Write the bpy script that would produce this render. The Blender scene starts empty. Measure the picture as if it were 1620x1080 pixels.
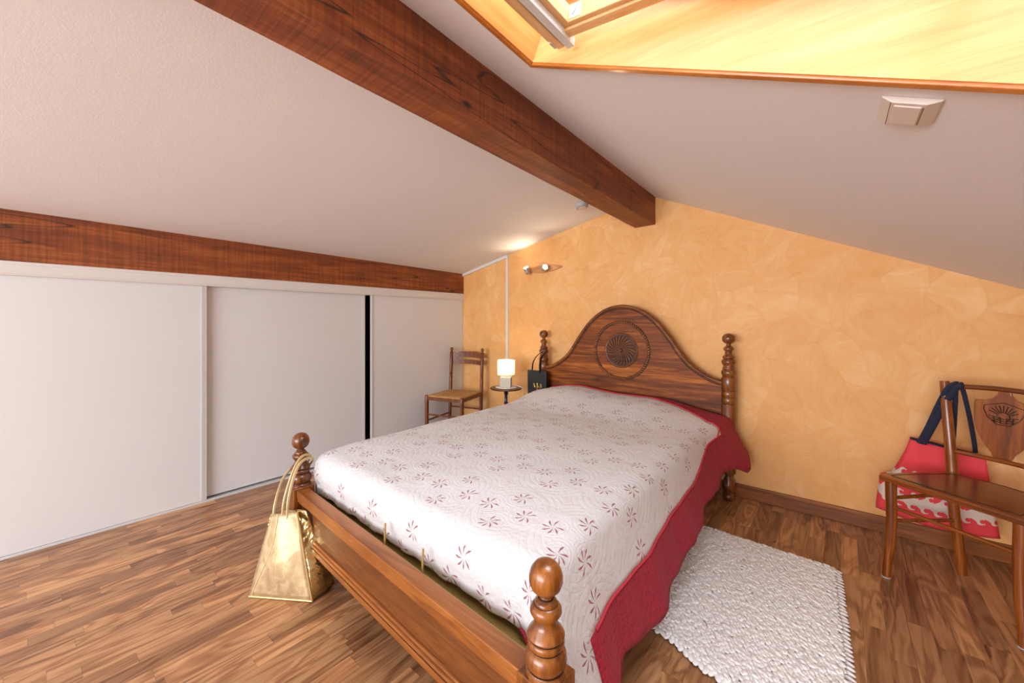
import bpy, bmesh, math, random
from mathutils import Vector, Matrix
R = math.radians
sc = bpy.context.scene
C = sc.collection
PI = math.pi

# ---------------------------------------------------------------- camera
cam_d = bpy.data.cameras.new('camera'); cam = bpy.data.objects.new('camera', cam_d); C.objects.link(cam)
cam.location = (0, 0, 1.2); cam.rotation_euler = (R(90), 0, R(39.45))
cam_d.sensor_width = 36; cam_d.lens = 632 / 1620 * 36
cam_d.shift_y = -32 / 1620; cam_d.clip_start = 0.02
sc.camera = cam
# ---------------------------------------------------------------- world, exposure
w = bpy.data.worlds.new('sky'); sc.world = w; w.use_nodes = True
bg = w.node_tree.nodes['Background']; bg.inputs[0].default_value = (0.80, 0.90, 1.0, 1); bg.inputs[1].default_value = 2.2
sc.view_settings.view_transform = 'Standard'; sc.view_settings.look = 'None'
sc.view_settings.gamma = 1; sc.view_settings.use_curve_mapping = False
sc.view_settings.exposure = 0.60

def area(name, loc, target, sx, sy, power, col):
    d = bpy.data.lights.new(name, 'AREA'); d.shape = 'RECTANGLE'; d.size = sx; d.size_y = sy; d.energy = power; d.color = col
    o = bpy.data.objects.new(name, d); C.objects.link(o); o.location = loc
    o.rotation_euler = (Vector(target) - Vector(loc)).to_track_quat('-Z', 'Y').to_euler()
    return o
# daylight through the roof window, and through the big window behind the camera
area('daylight_roof_window', (0.12, 0.72, 2.75), (-0.35, 0.72, 1.2), 1.1, 0.9, 30, (0.98, 0.98, 1.0))
area('daylight_rear_window', (-0.9, -3.70, 1.25), (-1.1, 1.5, 1.15), 3.6, 1.5, 138, (0.97, 0.97, 1.0))

# ---------------------------------------------------------------- mesh helpers
class MB:
    def __init__(s): s.bm = bmesh.new()
    def box(s, a, b, M=None):
        r = bmesh.ops.create_cube(s.bm, size=1)
        vs = r['verts']
        c = [(a[i] + b[i]) / 2 for i in range(3)]; d = [abs(b[i] - a[i]) for i in range(3)]
        for v in vs:
            v.co = Vector((v.co[i] * d[i] + c[i] for i in range(3)))
            if M: v.co = M @ v.co
        return s
    def beam(s, p, q, wd, ht, up=(0, 0, 1)):
        p = Vector(p); q = Vector(q); d = q - p; L = d.length; x = d.normalized(); u = Vector(up)
        y = u.cross(x).normalized(); z = x.cross(y)
        M = Matrix((x, y, z)).transposed().to_4x4(); M.translation = (p + q) / 2
        return s.box((-L / 2, -wd / 2, -ht / 2), (L / 2, wd / 2, ht / 2), M)
    def lathe(s, prof, c=(0, 0, 0), n=24, M=None):
        rings = []
        for (r, z) in prof:
            ring = []
            for k in range(n):
                a = 2 * PI * k / n
                co = Vector((c[0] + r * math.cos(a), c[1] + r * math.sin(a), c[2] + z))
                if M: co = M @ co
                ring.append(s.bm.verts.new(co))
            rings.append(ring)
        for i in range(len(rings) - 1):
            A, B = rings[i], rings[i + 1]
            for k in range(n): s.bm.faces.new((A[k], A[(k + 1) % n], B[(k + 1) % n], B[k]))
        s.bm.faces.new(list(reversed(rings[0]))); s.bm.faces.new(rings[-1])
        return s
    def tube(s, pts, r, n=10, flat=1.0, up=(0, 0, 1)):
        pts = [Vector(p) for p in pts]; rings = []
        nrm = None
        for i, p in enumerate(pts):
            d = (pts[min(i + 1, len(pts) - 1)] - pts[max(i - 1, 0)]).normalized()
            if nrm is None:
                u = Vector(up)
                if abs(d.dot(u)) > 0.95: u = Vector((1, 0, 0)) if abs(d.x) < .9 else Vector((0, 1, 0))
                nrm = (u - d * u.dot(d)).normalized()
            else: nrm = (nrm - d * nrm.dot(d)).normalized()
            b = d.cross(nrm); rr = r[i] if isinstance(r, (list, tuple)) else r
            rings.append([s.bm.verts.new(p + nrm * (rr * flat * math.cos(2 * PI * k / n)) + b * (rr * math.sin(2 * PI * k / n))) for k in range(n)])
        for i in range(len(rings) - 1):
            A, B = rings[i], rings[i + 1]
            for k in range(n): s.bm.faces.new((A[k], A[(k + 1) % n], B[(k + 1) % n], B[k]))
        s.bm.faces.new(list(reversed(rings[0]))); s.bm.faces.new(rings[-1])
        return s
    def prism(s, poly, f):
        """poly list of 2D points, f(p2,t)->3D for t in 0,1"""
        A = [s.bm.verts.new(f(p, 0)) for p in poly]; B = [s.bm.verts.new(f(p, 1)) for p in poly]
        n = len(poly)
        s.bm.faces.new(list(reversed(A))); s.bm.faces.new(B)
        for k in range(n): s.bm.faces.new((A[k], A[(k + 1) % n], B[(k + 1) % n], B[k]))
        return s
    def grid(s, rows):
        V = [[s.bm.verts.new(p) for p in r] for r in rows]
        for i in range(len(V) - 1):
            for j in range(len(V[i]) - 1):
                s.bm.faces.new((V[i][j], V[i][j + 1], V[i + 1][j + 1], V[i + 1][j]))
        return s

def mk(name, mb, mat, parent=None, smooth=True, bevel=0, ang=40, world=False, subsurf=0, seg=2):
    bm = mb.bm if isinstance(mb, MB) else mb
    bmesh.ops.recalc_face_normals(bm, faces=bm.faces)
    if world and parent is not None:
        bm.transform((Matrix.Translation(parent.location) @ parent.rotation_euler.to_matrix().to_4x4()).inverted())
    me = bpy.data.meshes.new(name); bm.to_mesh(me); bm.free()
    o = bpy.data.objects.new(name, me); C.objects.link(o)
    if mat: me.materials.append(mat)
    if parent: o.parent = parent
    if smooth:
        me.shade_smooth()
        me.set_sharp_from_angle(angle=R(ang))
    if bevel:
        m = o.modifiers.new('bevel', 'BEVEL'); m.width = bevel; m.segments = seg; m.limit_method = 'ANGLE'; m.angle_limit = R(35); m.harden_normals = False
    if subsurf:
        m = o.modifiers.new('sub', 'SUBSURF'); m.levels = subsurf; m.render_levels = subsurf
    return o

def thing(name, label, cat, loc=(0, 0, 0), rz=0, group=None):
    o = bpy.data.objects.new(name, None); C.objects.link(o)
    o.location = loc; o.rotation_euler = (0, 0, rz); o.empty_display_size = .1
    o['label'] = label; o['category'] = cat
    if group: o['group'] = group
    return o
def tag(o, label, cat, group=None):
    o['label'] = label; o['category'] = cat
    if group: o['group'] = group
    return o
def struct(o): o['kind'] = 'structure'; return o

def lerp(a, b, t): return a + (b - a) * t
def interp(tab, x):
    if x <= tab[0][0]: return tab[0][1]
    for (a, b), (c, d) in zip(tab, tab[1:]):
        if x <= c: return b + (d - b) * (x - a) / (c - a)
    return tab[-1][1]
def sstep(a, b, x):
    t = max(0, min(1, (x - a) / (b - a))); return t * t * (3 - 2 * t)

# ---------------------------------------------------------------- materials
def srgb(r, g, b):
    f = lambda v: (v / 255 / 12.92) if v / 255 <= .04045 else ((v / 255 + .055) / 1.055) ** 2.4
    return (f(r), f(g), f(b), 1)

class NT:
    def __init__(s, name):
        s.mat = bpy.data.materials.new(name); s.mat.use_nodes = True; s.t = s.mat.node_tree
        s.b = s.t.nodes['Principled BSDF']; s.out = s.t.nodes['Material Output']
    def n(s, typ, **kw):
        x = s.t.nodes.new(typ)
        for k, v in kw.items(): setattr(x, k, v)
        return x
    def put(s, inp, v):
        if isinstance(v, bpy.types.NodeSocket): s.t.links.new(v, inp)
        else: inp.default_value = v
    def m(s, op, a, b=0.0, c=0.0, clamp=False):
        x = s.n('ShaderNodeMath', operation=op); x.use_clamp = clamp
        s.put(x.inputs[0], a); s.put(x.inputs[1], b); s.put(x.inputs[2], c); return x.outputs[0]
    def mix(s, f, a, b, mode='MIX'):
        x = s.n('ShaderNodeMix', data_type='RGBA', blend_type=mode)
        s.put(x.inputs[0], f); s.put(x.inputs[6], a); s.put(x.inputs[7], b); return x.outputs[2]
    def coord(s, which='Object'): return s.n('ShaderNodeTexCoord').outputs[which]
    def mapping(s, v, sc=(1, 1, 1), loc=(0, 0, 0), rot=(0, 0, 0)):
        x = s.n('ShaderNodeMapping'); s.put(x.inputs[0], v)
        x.inputs[1].default_value = loc; x.inputs[2].default_value = rot; x.inputs[3].default_value = sc; return x.outputs[0]
    def noise(s, v, scale=5, detail=4, rough=.5, dist=0, col=False):
        x = s.n('ShaderNodeTexNoise'); s.put(x.inputs['Vector'], v)
        x.inputs['Scale'].default_value = scale; x.inputs['Detail'].default_value = detail
        x.inputs['Roughness'].default_value = rough; x.inputs['Distortion'].default_value = dist
        return x.outputs[1 if col else 0]
    def voro(s, v, scale=5, feature='F1', rnd=1, out=0):
        x = s.n('ShaderNodeTexVoronoi', feature=feature); s.put(x.inputs['Vector'], v); x.inputs['Scale'].default_value = scale
        x.inputs['Randomness'].default_value = rnd; return x.outputs[out]
    def ramp(s, f, stops):
        x = s.n('ShaderNodeValToRGB'); s.put(x.inputs[0], f); e = x.color_ramp.elements
        while len(e) < len(stops): e.new(.5)
        for i, (p, c) in enumerate(stops): e[i].position = p; e[i].color = c if len(c) == 4 else (*c, 1)
        return x.outputs[0]
    def sep(s, v):
        x = s.n('ShaderNodeSeparateXYZ'); s.put(x.inputs[0], v); return x.outputs
    def comb(s, a, b, c=0.0):
        x = s.n('ShaderNodeCombineXYZ'); s.put(x.inputs[0], a); s.put(x.inputs[1], b); s.put(x.inputs[2], c); return x.outputs[0]
    def bump(s, h, strength=.3, dist=.01, prev=None):
        x = s.n('ShaderNodeBump'); s.put(x.inputs['Height'], h); x.inputs['Strength'].default_value = strength; x.inputs['Distance'].default_value = dist
        if prev is not None: s.put(x.inputs['Normal'], prev)
        return x.outputs[0]
    def fin(s, col=None, rough=None, normal=None, metal=0, **kw):
        if col is not None: s.put(s.b.inputs['Base Color'], col)
        if rough is not None: s.put(s.b.inputs['Roughness'], rough)
        if normal is not None: s.put(s.b.inputs['Normal'], normal)
        s.b.inputs['Metallic'].default_value = metal
        for k, v in kw.items(): s.put(s.b.inputs[k.replace('_', ' ')], v)
        return s.mat

def plain(name, col, rough=.5, metal=0, nscale=0, nstr=.2, var=.06, **kw):
    t = NT(name); v = t.coord()
    c = t.mix(t.noise(v, 9, 3), tuple(x * (1 - var) for x in col[:3]) + (1,), tuple(min(1, x * (1 + var)) for x in col[:3]) + (1,))
    nrm = t.bump(t.noise(v, nscale, 4), nstr, .004) if nscale else None
    return t.fin(c, rough, nrm, metal, **kw)

def wood(name, dark, mid, light, axis=2, rough=.3, scale=1.0, coat=.3, saw=False, bumpk=.15, ringy=1.0):
    t = NT(name); v = t.coord()
    st = [14, 14, 14]; st[axis] = 1.1
    v1 = t.mapping(v, tuple(x * scale for x in st))
    wob = t.noise(t.mapping(v, (2.2, 2.2, 2.2)), 1, 2)
    g = t.noise(v1, 1.5, 6, .62, .9 * ringy)
    st2 = [120, 120, 120]; st2[axis] = 5
    fine = t.noise(t.mapping(v, tuple(x * scale for x in st2)), 1, 3, .7)
    f = t.m('ADD', t.m('MULTIPLY', g, .72), t.m('MULTIPLY', fine, .28))
    c = t.ramp(f, [(.33, dark), (.5, mid), (.66, light)])
    c = t.mix(t.m('MULTIPLY', wob, .35), c, tuple(x * .72 for x in dark[:3]) + (1,))
    h = fine
    if saw:
        s3 = [3, 3, 3]; s3[axis] = 70
        sw = t.noise(t.mapping(v, tuple(s3)), 1, 2, .5)
        c = t.mix(t.m('MULTIPLY', t.ramp(sw, [(.42, (0, 0, 0)), (.62, (1, 1, 1))]), .30), c, tuple(x * .45 for x in dark[:3]) + (1,))
        # knots and long checks
        kv = [2.3, 2.3, 2.3]; kv[axis] = 1.1
        k = t.voro(t.mapping(v, tuple(x * 2.2 for x in kv)), 1.0)
        c = t.mix(t.ramp(k, [(.035, (1, 1, 1)), (.085, (0, 0, 0))]), c, (.022, .009, .004, 1))
        s4 = [5.5, 5.5, 5.5]; s4[axis] = .45
        ck = t.m('ABSOLUTE', t.m('SUBTRACT', t.noise(t.mapping(v, tuple(s4)), 1, 2, .4), .5))
        c = t.mix(t.ramp(ck, [(.0, (1, 1, 1)), (.0045, (0, 0, 0))]), c, (.03, .012, .006, 1))
        h = t.m('ADD', fine, t.m('MULTIPLY', sw, 1.5))
    t.fin(c, rough, t.bump(h, bumpk, .003)); t.b.inputs['Coat Weight'].default_value = coat; t.b.inputs['Coat Roughness'].default_value = .18
    return t.mat

# white textured ceiling paint
def ceiling_mat():
    t = NT('ceiling_paint'); v = t.coord()
    n1 = t.noise(v, 90, 3, .6); n2 = t.noise(v, 260, 2)
    c = t.mix(t.noise(v, 3, 2), (.79, .765, .75, 1), (.82, .795, .78, 1))
    return t.fin(c, .75, t.bump(t.m('ADD', n1, t.m('MULTIPLY', n2, .5)), .16, .003))
M_ceil = ceiling_mat()

def plaster_mat():
    t = NT('ochre_plaster_wall'); v = t.coord()
    x, y, z = t.sep(v)
    p = t.comb(x, z, 0.0)
    w1 = t.mapping(p, (1, 1, 1))
    # trowel patches: every cell has its own stroke direction
    warp = t.n('ShaderNodeVectorMath', operation='MULTIPLY_ADD')
    t.put(warp.inputs[0], t.noise(w1, 2.5, 2, .5, col=True)); warp.inputs[1].default_value = (.28, .28, 0); t.put(warp.inputs[2], w1)
    pw = warp.outputs[0]
    cellc = t.voro(pw, 5.0, out=1)
    cr, cg, cb = t.sep(cellc)
    rot = t.n('ShaderNodeVectorRotate', rotation_type='Z_AXIS'); t.put(rot.inputs['Vector'], pw); t.put(rot.inputs['Angle'], t.m('MULTIPLY', cr, 3.1))
    streak = t.noise(t.mapping(rot.outputs[0], (5, 17, 1)), 1, 6, .68, .9)
    edge = t.voro(pw, 5.0, feature='DISTANCE_TO_EDGE')
    e = t.ramp(edge, [(.0, (1, 1, 1)), (.05, (0, 0, 0))])
    base = t.ramp(t.m('ADD', t.m('MULTIPLY', streak, .45), t.m('ADD', t.m('MULTIPLY', cg, .10), t.m('MULTIPLY', t.noise(w1, 3, 4, .6), .42))),
                  [(.32, srgb(222, 160, 90)), (.5, srgb(231, 176, 110)), (.68, srgb(239, 196, 140))])
    base = t.mix(t.m('MULTIPLY', t.m('MULTIPLY', e, t.noise(w1, 6, 2)), .22), base, srgb(214, 134, 68))
    # drying edges of the ragging, thin light lines
    e2 = t.ramp(t.voro(t.mapping(pw, (1, .7, 1), rot=(0, 0, .6)), 3.1, feature='DISTANCE_TO_EDGE'), [(.0, (1, 1, 1)), (.018, (0, 0, 0))])
    base = t.mix(t.m('MULTIPLY', t.m('MULTIPLY', e2, t.noise(w1, 5, 2)), .22), base, srgb(245, 200, 150))
    # paper seams
    fr = t.m('FRACT', t.m('DIVIDE', t.m('ADD', x, 5.22), .53))
    seam = t.m('LESS_THAN', t.m('ABSOLUTE', t.m('SUBTRACT', fr, .5)), .0035)
    base = t.mix(t.m('MULTIPLY', seam, .18), base, srgb(240, 190, 140))
    return t.fin(base, .62, t.bump(t.m('ADD', streak, t.m('MULTIPLY', e, .25)), .10, .003))
M_wall = plaster_mat()
M_white = plain('white_paint', (.70, .66, .62, 1), .45, var=.015)
M_door = plain('white_laminate_door', (.72, .735, .755, 1), .42, var=.01)
M_doortrim = plain('white_lacquered_trim', (.72, .70, .68, 1), .4, var=.01)
M_alu = plain('white_aluminium_profile', (.62, .62, .63, 1), .35, var=.02)
M_dark = plain('cupboard_dark', (.008, .008, .01, 1), .8)

def floor_mat():
    t = NT('walnut_laminate_floor'); v = t.coord(); x, y, z = t.sep(v)
    W = .068
    xi = t.m('DIVIDE', x, W); ix = t.m('FLOOR', xi); fx = t.m('FRACT', xi)
    wn = t.n('ShaderNodeTexWhiteNoise', noise_dimensions='1D'); t.put(wn.inputs['W'], ix)
    off = t.m('MULTIPLY', wn.outputs[0], 7.3)
    yi = t.m('ADD', t.m('DIVIDE', y, .43), off); iy = t.m('FLOOR', yi); fy = t.m('FRACT', yi)
    wn2 = t.n('ShaderNodeTexWhiteNoise', noise_dimensions='2D'); t.put(wn2.inputs['Vector'], t.comb(ix, iy))
    rnd = wn2.outputs[0]
    r2 = t.sep(wn2.outputs[1])
    gv = t.comb(t.m('ADD', x, t.m('MULTIPLY', rnd, 13)), t.m('ADD', y, t.m('MULTIPLY', r2[1], 9)), t.m('MULTIPLY', rnd, 5))
    g1 = t.noise(t.mapping(gv, (8, 1.3, 1)), 1, 3, .5, .9)
    rings = t.m('SINE', t.m('MULTIPLY', g1, 44))
    g2 = t.noise(t.mapping(gv, (95, 2.6, 1)), 1, 4, .65, .3)
    f = t.m('ADD', t.m('MULTIPLY', t.m('ADD', t.m('MULTIPLY', rings, .5), .5), .24), t.m('ADD', t.m('MULTIPLY', g2, .42), t.m('MULTIPLY', g1, .36)))
    c = t.ramp(f, [(.26, srgb(104, 68, 44)), (.42, srgb(160, 114, 78)), (.58, srgb(188, 142, 100)), (.80, srgb(208, 166, 122))])
    tone = t.ramp(rnd, [(0, (.60, .54, .50)), (.35, (.86, .83, .81)), (.7, (1.0, .97, .94)), (1, (1.22, 1.17, 1.08))])
    c = t.mix(1.0, c, tone, 'MULTIPLY')
    dk = t.noise(t.mapping(gv, (38, 1.6, 1), loc=(3, 7, 0)), 1, 3, .5, .5)
    c = t.mix(t.ramp(dk, [(.62, (0, 0, 0)), (.72, (.55, .55, .55))]), c, srgb(62, 38, 28))
    gap = t.m('MAXIMUM', t.m('LESS_THAN', fx, .014), t.m('LESS_THAN', fy, .004))
    b3 = t.m('LESS_THAN', t.m('FRACT', t.m('DIVIDE', xi, 3)), .008)
    c = t.mix(t.m('MULTIPLY', t.m('MAXIMUM', t.m('MULTIPLY', gap, .35), t.m('MULTIPLY', b3, .7)), 1), c, (.06, .03, .018, 1))
    t.fin(c, t.m('ADD', .30, t.m('MULTIPLY', g2, .12)), t.bump(g2, .05, .002))
    t.b.inputs['Specular IOR Level'].default_value = .45
    return t.mat
M_floor = floor_mat()

M_beam = wood('stained_rough_beam_wood', srgb(100, 48, 20), srgb(148, 76, 32), srgb(186, 108, 52), 1, .5, .7, .04, saw=True, bumpk=.35, ringy=1.4)
oakd, oakm, oakl = srgb(64, 28, 5), srgb(122, 66, 20), srgb(172, 104, 38)
M_oak_z = wood('dark_oak_turned', oakd, oakm, oakl, 2, .3, 1, .35)
def board_mat():
    m_ = wood('oak_headboard_planks', srgb(70, 30, 5), srgb(138, 72, 18), srgb(198, 120, 42), 0, .5, 1.25, 0, bumpk=.35, ringy=1.2)
    nt = m_.node_tree; b_ = nt.nodes['Principled BSDF']; b_.inputs['Specular IOR Level'].default_value = .3
    src = b_.inputs['Base Color'].links[0].from_socket
    tc = nt.nodes.new('ShaderNodeTexCoord'); sp_ = nt.nodes.new('ShaderNodeSeparateXYZ'); nt.links.new(tc.outputs['Object'], sp_.inputs[0])
    dv = nt.nodes.new('ShaderNodeMath'); dv.operation = 'DIVIDE'; nt.links.new(sp_.outputs[2], dv.inputs[0]); dv.inputs[1].default_value = .128
    fl_ = nt.nodes.new('ShaderNodeMath'); fl_.operation = 'FLOOR'; nt.links.new(dv.outputs[0], fl_.inputs[0])
    wn_ = nt.nodes.new('ShaderNodeTexWhiteNoise'); wn_.noise_dimensions = '1D'; nt.links.new(fl_.outputs[0], wn_.inputs['W'])
    rp = nt.nodes.new('ShaderNodeValToRGB'); rp.color_ramp.elements[0].color = (.62, .58, .55, 1); rp.color_ramp.elements[1].color = (1.12, 1.08, 1.0, 1); nt.links.new(wn_.outputs[0], rp.inputs[0])
    mx_ = nt.nodes.new('ShaderNodeMix'); mx_.data_type = 'RGBA'; mx_.blend_type = 'MULTIPLY'; mx_.inputs[0].default_value = 1
    nt.links.new(src, mx_.inputs[6]); nt.links.new(rp.outputs[0], mx_.inputs[7]); nt.links.new(mx_.outputs[2], b_.inputs['Base Color'])
    return m_
M_board = board_mat()
M_oak_x = wood('dark_oak_board', oakd, oakm, oakl, 0, .5, .7, .05)
M_oak_rail = wood('honey_oak_rail', srgb(108, 56, 16), srgb(150, 88, 34), srgb(182, 114, 52), 0, .38, 1, .15)
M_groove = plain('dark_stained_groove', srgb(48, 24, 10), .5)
M_panel = wood('oak_panel_fine', srgb(82, 42, 12), srgb(112, 62, 22), srgb(138, 80, 32), 0, .38, 2.2, .25)
M_base = wood('oak_baseboard', srgb(98, 50, 12), srgb(138, 78, 28), srgb(170, 102, 44), 0, .4, 1, .12)
M_chair = wood('rustic_chair_wood', srgb(70, 32, 8), srgb(118, 60, 22), srgb(156, 88, 38), 2, .4, 1.2, .15)
M_seatchair = wood('bentwood_chair_wood', srgb(84, 38, 6), srgb(138, 70, 18), srgb(180, 104, 36), 2, .28, 1, .35)
M_seatchair_x = wood('bentwood_chair_rail_wood', srgb(84, 38, 6), srgb(138, 70, 18), srgb(180, 104, 36), 0, .28, 1, .35)
M_seatpanel = wood('embossed_seat_panel', srgb(92, 42, 16), srgb(130, 64, 26), srgb(150, 80, 36), 0, .22, 1, .6)
M_sky_oak = wood('varnished_light_oak', srgb(206, 150, 86), srgb(222, 172, 108), srgb(232, 190, 130), 0, .35, .8, .3, ringy=.5)
M_sky_oak_y = wood('varnished_light_oak_crosswise', srgb(190, 122, 56), srgb(212, 146, 78), srgb(228, 168, 100), 1, .3, .8, .4)
M_sky_trim = wood('orange_oak_edge', srgb(176, 96, 24), srgb(200, 118, 38), srgb(216, 138, 54), 0, .3, 1, .4)
M_pine = wood('pale_pine', srgb(206, 150, 92), srgb(226, 178, 120), srgb(238, 200, 146), 0, .4, .8, .2)
M_pine_y = wood('pale_pine_crosswise', srgb(206, 150, 92), srgb(226, 178, 120), srgb(238, 200, 146), 1, .4, .8, .2)
M_blackwood = plain('black_lacquered_wood', (.018, .012, .010, 1), .25)
M_brass = plain('brass', (.46, .32, .10, 1), .4, .6)
M_black_bag = plain('black_coated_paper', (.012, .012, .012, 1), .35, nscale=30, nstr=.2)
M_navy = plain('navy_webbing', (.012, .017, .040, 1), .8, nscale=300, nstr=.3)
M_silver = plain('brushed_nickel', (.55, .54, .52, 1), .3, .9)
M_cream_plastic = plain('cream_plastic', (.70, .63, .56, 1), .4, var=.02)
M_grey_plastic = plain('pale_grey_plastic', (.42, .42, .43, 1), .45, var=.02)
M_brown_line = plain('shadow_gap_brown', (.25, .15, .08, 1), .6)

# ================================================================ ROOM
XL, YB, XR, YF = -3.26, 3.10, 2.6, -3.80
def zl(x, y): return 1.723 + .222 * (x + 3.26) - (.0125 + .006 * (x + 3.26)) * (y - 3.1)
def zr(x, y): return 2.161 - .4477 * (x + 1.109) - .036 * (y - 3.1)
XRIDGE = (2.161 - .4477 * 1.109 - 1.723 - .222 * 3.26) / (.222 + .4477)

mb = MB(); mb.box((XL - .75, YF - .2, -.12), (XR + .3, YB + .2, 0)); struct(mk('floor', mb, M_floor, smooth=False))
# back wall follows the two roof slopes
poly = [(XL - .75, -.1), (XR + .1, -.1), (XR + .1, max(.2, zr(XR + .1, 3.1)) + .12), (XRIDGE, zr(XRIDGE, 3.1) + .12), (XL - .75, zl(XL - .75, 3.1) + .12)]
struct(mk('wall_back', MB().prism(poly, lambda p, t: (p[0], YB + .15 * t, p[1])), M_wall, smooth=False))
# low right wall under the slope
struct(mk('wall_right', MB().box((XR, YF, 0), (XR + .12, YB, .75)), M_wall, smooth=False))
# rear wall behind the camera with its big window opening
wx0, wx1, wz0, wz1 = -2.75, .95, .55, 2.02
mb = MB()
mb.box((XL - .75, YF - .12, 0), (wx0, YF, 2.4)); mb.box((wx1, YF - .12, 0), (XR + .1, YF, 1.9))
mb.box((wx0, YF - .12, 0), (wx1, YF, wz0)); mb.box((wx0, YF - .12, 2.3), (wx1, YF, 2.6))
struct(mk('wall_rear', mb, M_white, smooth=False))
# left cupboard carcass (dark inside) behind sliding doors
mb = MB(); mb.box((XL - .72, YF, 0), (XL - .70, YB, 1.9)); struct(mk('wall_left', mb, M_dark, smooth=False))

# ceilings
def slab(name, f, xs, ys, th=.06):
    mb = MB()
    def cell(x0, x1, y0, y1):
        a = [(x0, y0), (x1, y0), (x1, y1), (x0, y1)]
        A = [mb.bm.verts.new((x, y, f(x, y))) for x, y in a]; B = [mb.bm.verts.new((x, y, f(x, y) + th)) for x, y in a]
        mb.bm.faces.new(A); mb.bm.faces.new(list(reversed(B)))
        for k in range(4): mb.bm.faces.new((A[k], B[k], B[(k + 1) % 4], A[(k + 1) % 4]))
    for x0, x1 in zip(xs, xs[1:]):
        for y0, y1 in zip(ys, ys[1:]):
            if (x0, y0) == hole: continue
            cell(x0, x1, y0, y1)
    return struct(mk(name, mb, M_ceil, smooth=False))
hole = None
slab('ceiling_left', zl, [XL - .75, -3.26, -2.8, -2.3, -1.8, XRIDGE], [YF - .1] + [YF + .69 * k for k in range(1, 10)] + [YB + .1])
SX0, SX1, SY0, SY1 = -.83, .36, .30, 1.124
hole = (SX0, SY0)
slab('ceiling_right', zr, [XRIDGE, SX0, SX1, XR + .1], [YF - .1, SY0, SY1, YB + .1])

# ridge beam and wall-plate beam
def beam_mesh(c0, c1, n=40, seed=1):
    """c0, c1: 4 corners (x,z) at the far and the near end; slight roughness along the length"""
    rnd = random.Random(seed); mb = MB(); rows = []
    for i in range(n + 1):
        t = i / n; y = lerp(c0[0], c1[0], t); ring = []
        for a, b in zip(c0[1], c1[1]):
            ring.append(mb.bm.verts.new((lerp(a[0], b[0], t) + rnd.uniform(-.0012, .0012), y, lerp(a[1], b[1], t) + rnd.uniform(-.0012, .0012))))
        rows.append(ring)
    for A, B in zip(rows, rows[1:]):
        for k in range(4): mb.bm.faces.new((A[k], A[(k + 1) % 4], B[(k + 1) % 4], B[k]))
    mb.bm.faces.new(rows[0]); mb.bm.faces.new(list(reversed(rows[-1])))
    return mb
up = .026 * (YB - YF)
o = mk('trim_1', beam_mesh((YB, [(-1.272, 1.945), (-1.11, 1.95), (-1.11, 2.20), (-1.272, 2.20)]),
                                (YF, [(-1.272, 1.945 + up * .95), (-1.11, 1.95 + up), (-1.11, 2.20 + up * 1.4), (-1.272, 2.20 + up * 1.4)])), M_beam, smooth=False, bevel=.004)
struct(o); o['label'] = 'large brown stained ridge beam with saw marks'
o = mk('trim_2', beam_mesh((YB, [(XL - .12, 1.500), (XL + .012, 1.500), (XL + .012, 1.74), (XL - .12, 1.74)]),
                                (YF, [(XL - .12, 1.506), (XL + .012, 1.506), (XL + .012, 1.818), (XL - .12, 1.818)]), seed=3), M_beam, smooth=False, bevel=.003)
struct(o); o['label'] = 'long brown stained beam above the white sliding doors'

# baseboard on the back wall
mb = MB(); mb.box((-3.2, YB - .016, 0), (XR, YB, .072)); mb.box((-3.2, YB - .022, .068), (XR, YB, .092))
struct(mk('baseboard_back', mb, M_base, smooth=False, bevel=.004))
# white cable strip and little cornice on the back wall
struct(mk('trim_3', MB().box((-2.624, YB - .012, .06), (-2.596, YB, zl(-2.61, 3.1))), M_white, smooth=False, bevel=.002))
mb = MB(); mb.prism([(-3.25, zl(-3.25, 3.1) - .028), (-2.60, zl(-2.6, 3.1) - .028), (-2.60, zl(-2.6, 3.1)), (-3.25, zl(-3.25, 3.1))], lambda p, t: (p[0], YB - .02 + .02 * t, p[1]))
struct(mk('trim_4', mb, M_white, smooth=False))

# sliding doors wall: head track, floor track, three sliding leaves
mb = MB(); mb.box((XL - .09, YF, 1.434), (XL + .018, YB + 0, 1.505)); mb.box((XL + .016, YF, 1.442), (XL + .024, YB, 1.452)); mb.box((XL + .016, YF, 1.488), (XL + .022, YB, 1.500))
struct(mk('trim_5', mb, M_doortrim, smooth=False, bevel=.0015))
mb = MB(); mb.box((XL - .085, YF, 0), (XL + .008, YB, .006)); mb.box((XL - .004, YF, .0), (XL, YB, .012))
struct(mk('trim_6', mb, M_alu, smooth=False))
def leaf(name, x, y0, y1, edge0, edge1, z0=.014):
    o = struct(mk(name, MB().box((x - .018, y0, z0), (x, y1, 1.45)), M_door, smooth=False))
    mb = MB()
    if edge0: mb.box((x - .022, y0 - .002, z0), (x + .004, y0 + .012, 1.45))
    if edge1: mb.box((x - .022, y1 - .012, z0), (x + .004, y1 + .002, 1.45))
    if edge0 or edge1: mk('edge_profile', mb, M_alu, o, smooth=False)
    return o
leaf('door_1', XL - .002, YF, .745, False, True)
leaf('door_2', XL - .034, .70, 1.925, True, True, .02)
leaf('door_3', XL - .002, 1.975, YB - .005, True, False)
struct(mk('trim_7', MB().box((XL - .03, .745, .014), (XL + .001, .762, 1.45)), M_alu, smooth=False))

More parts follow.
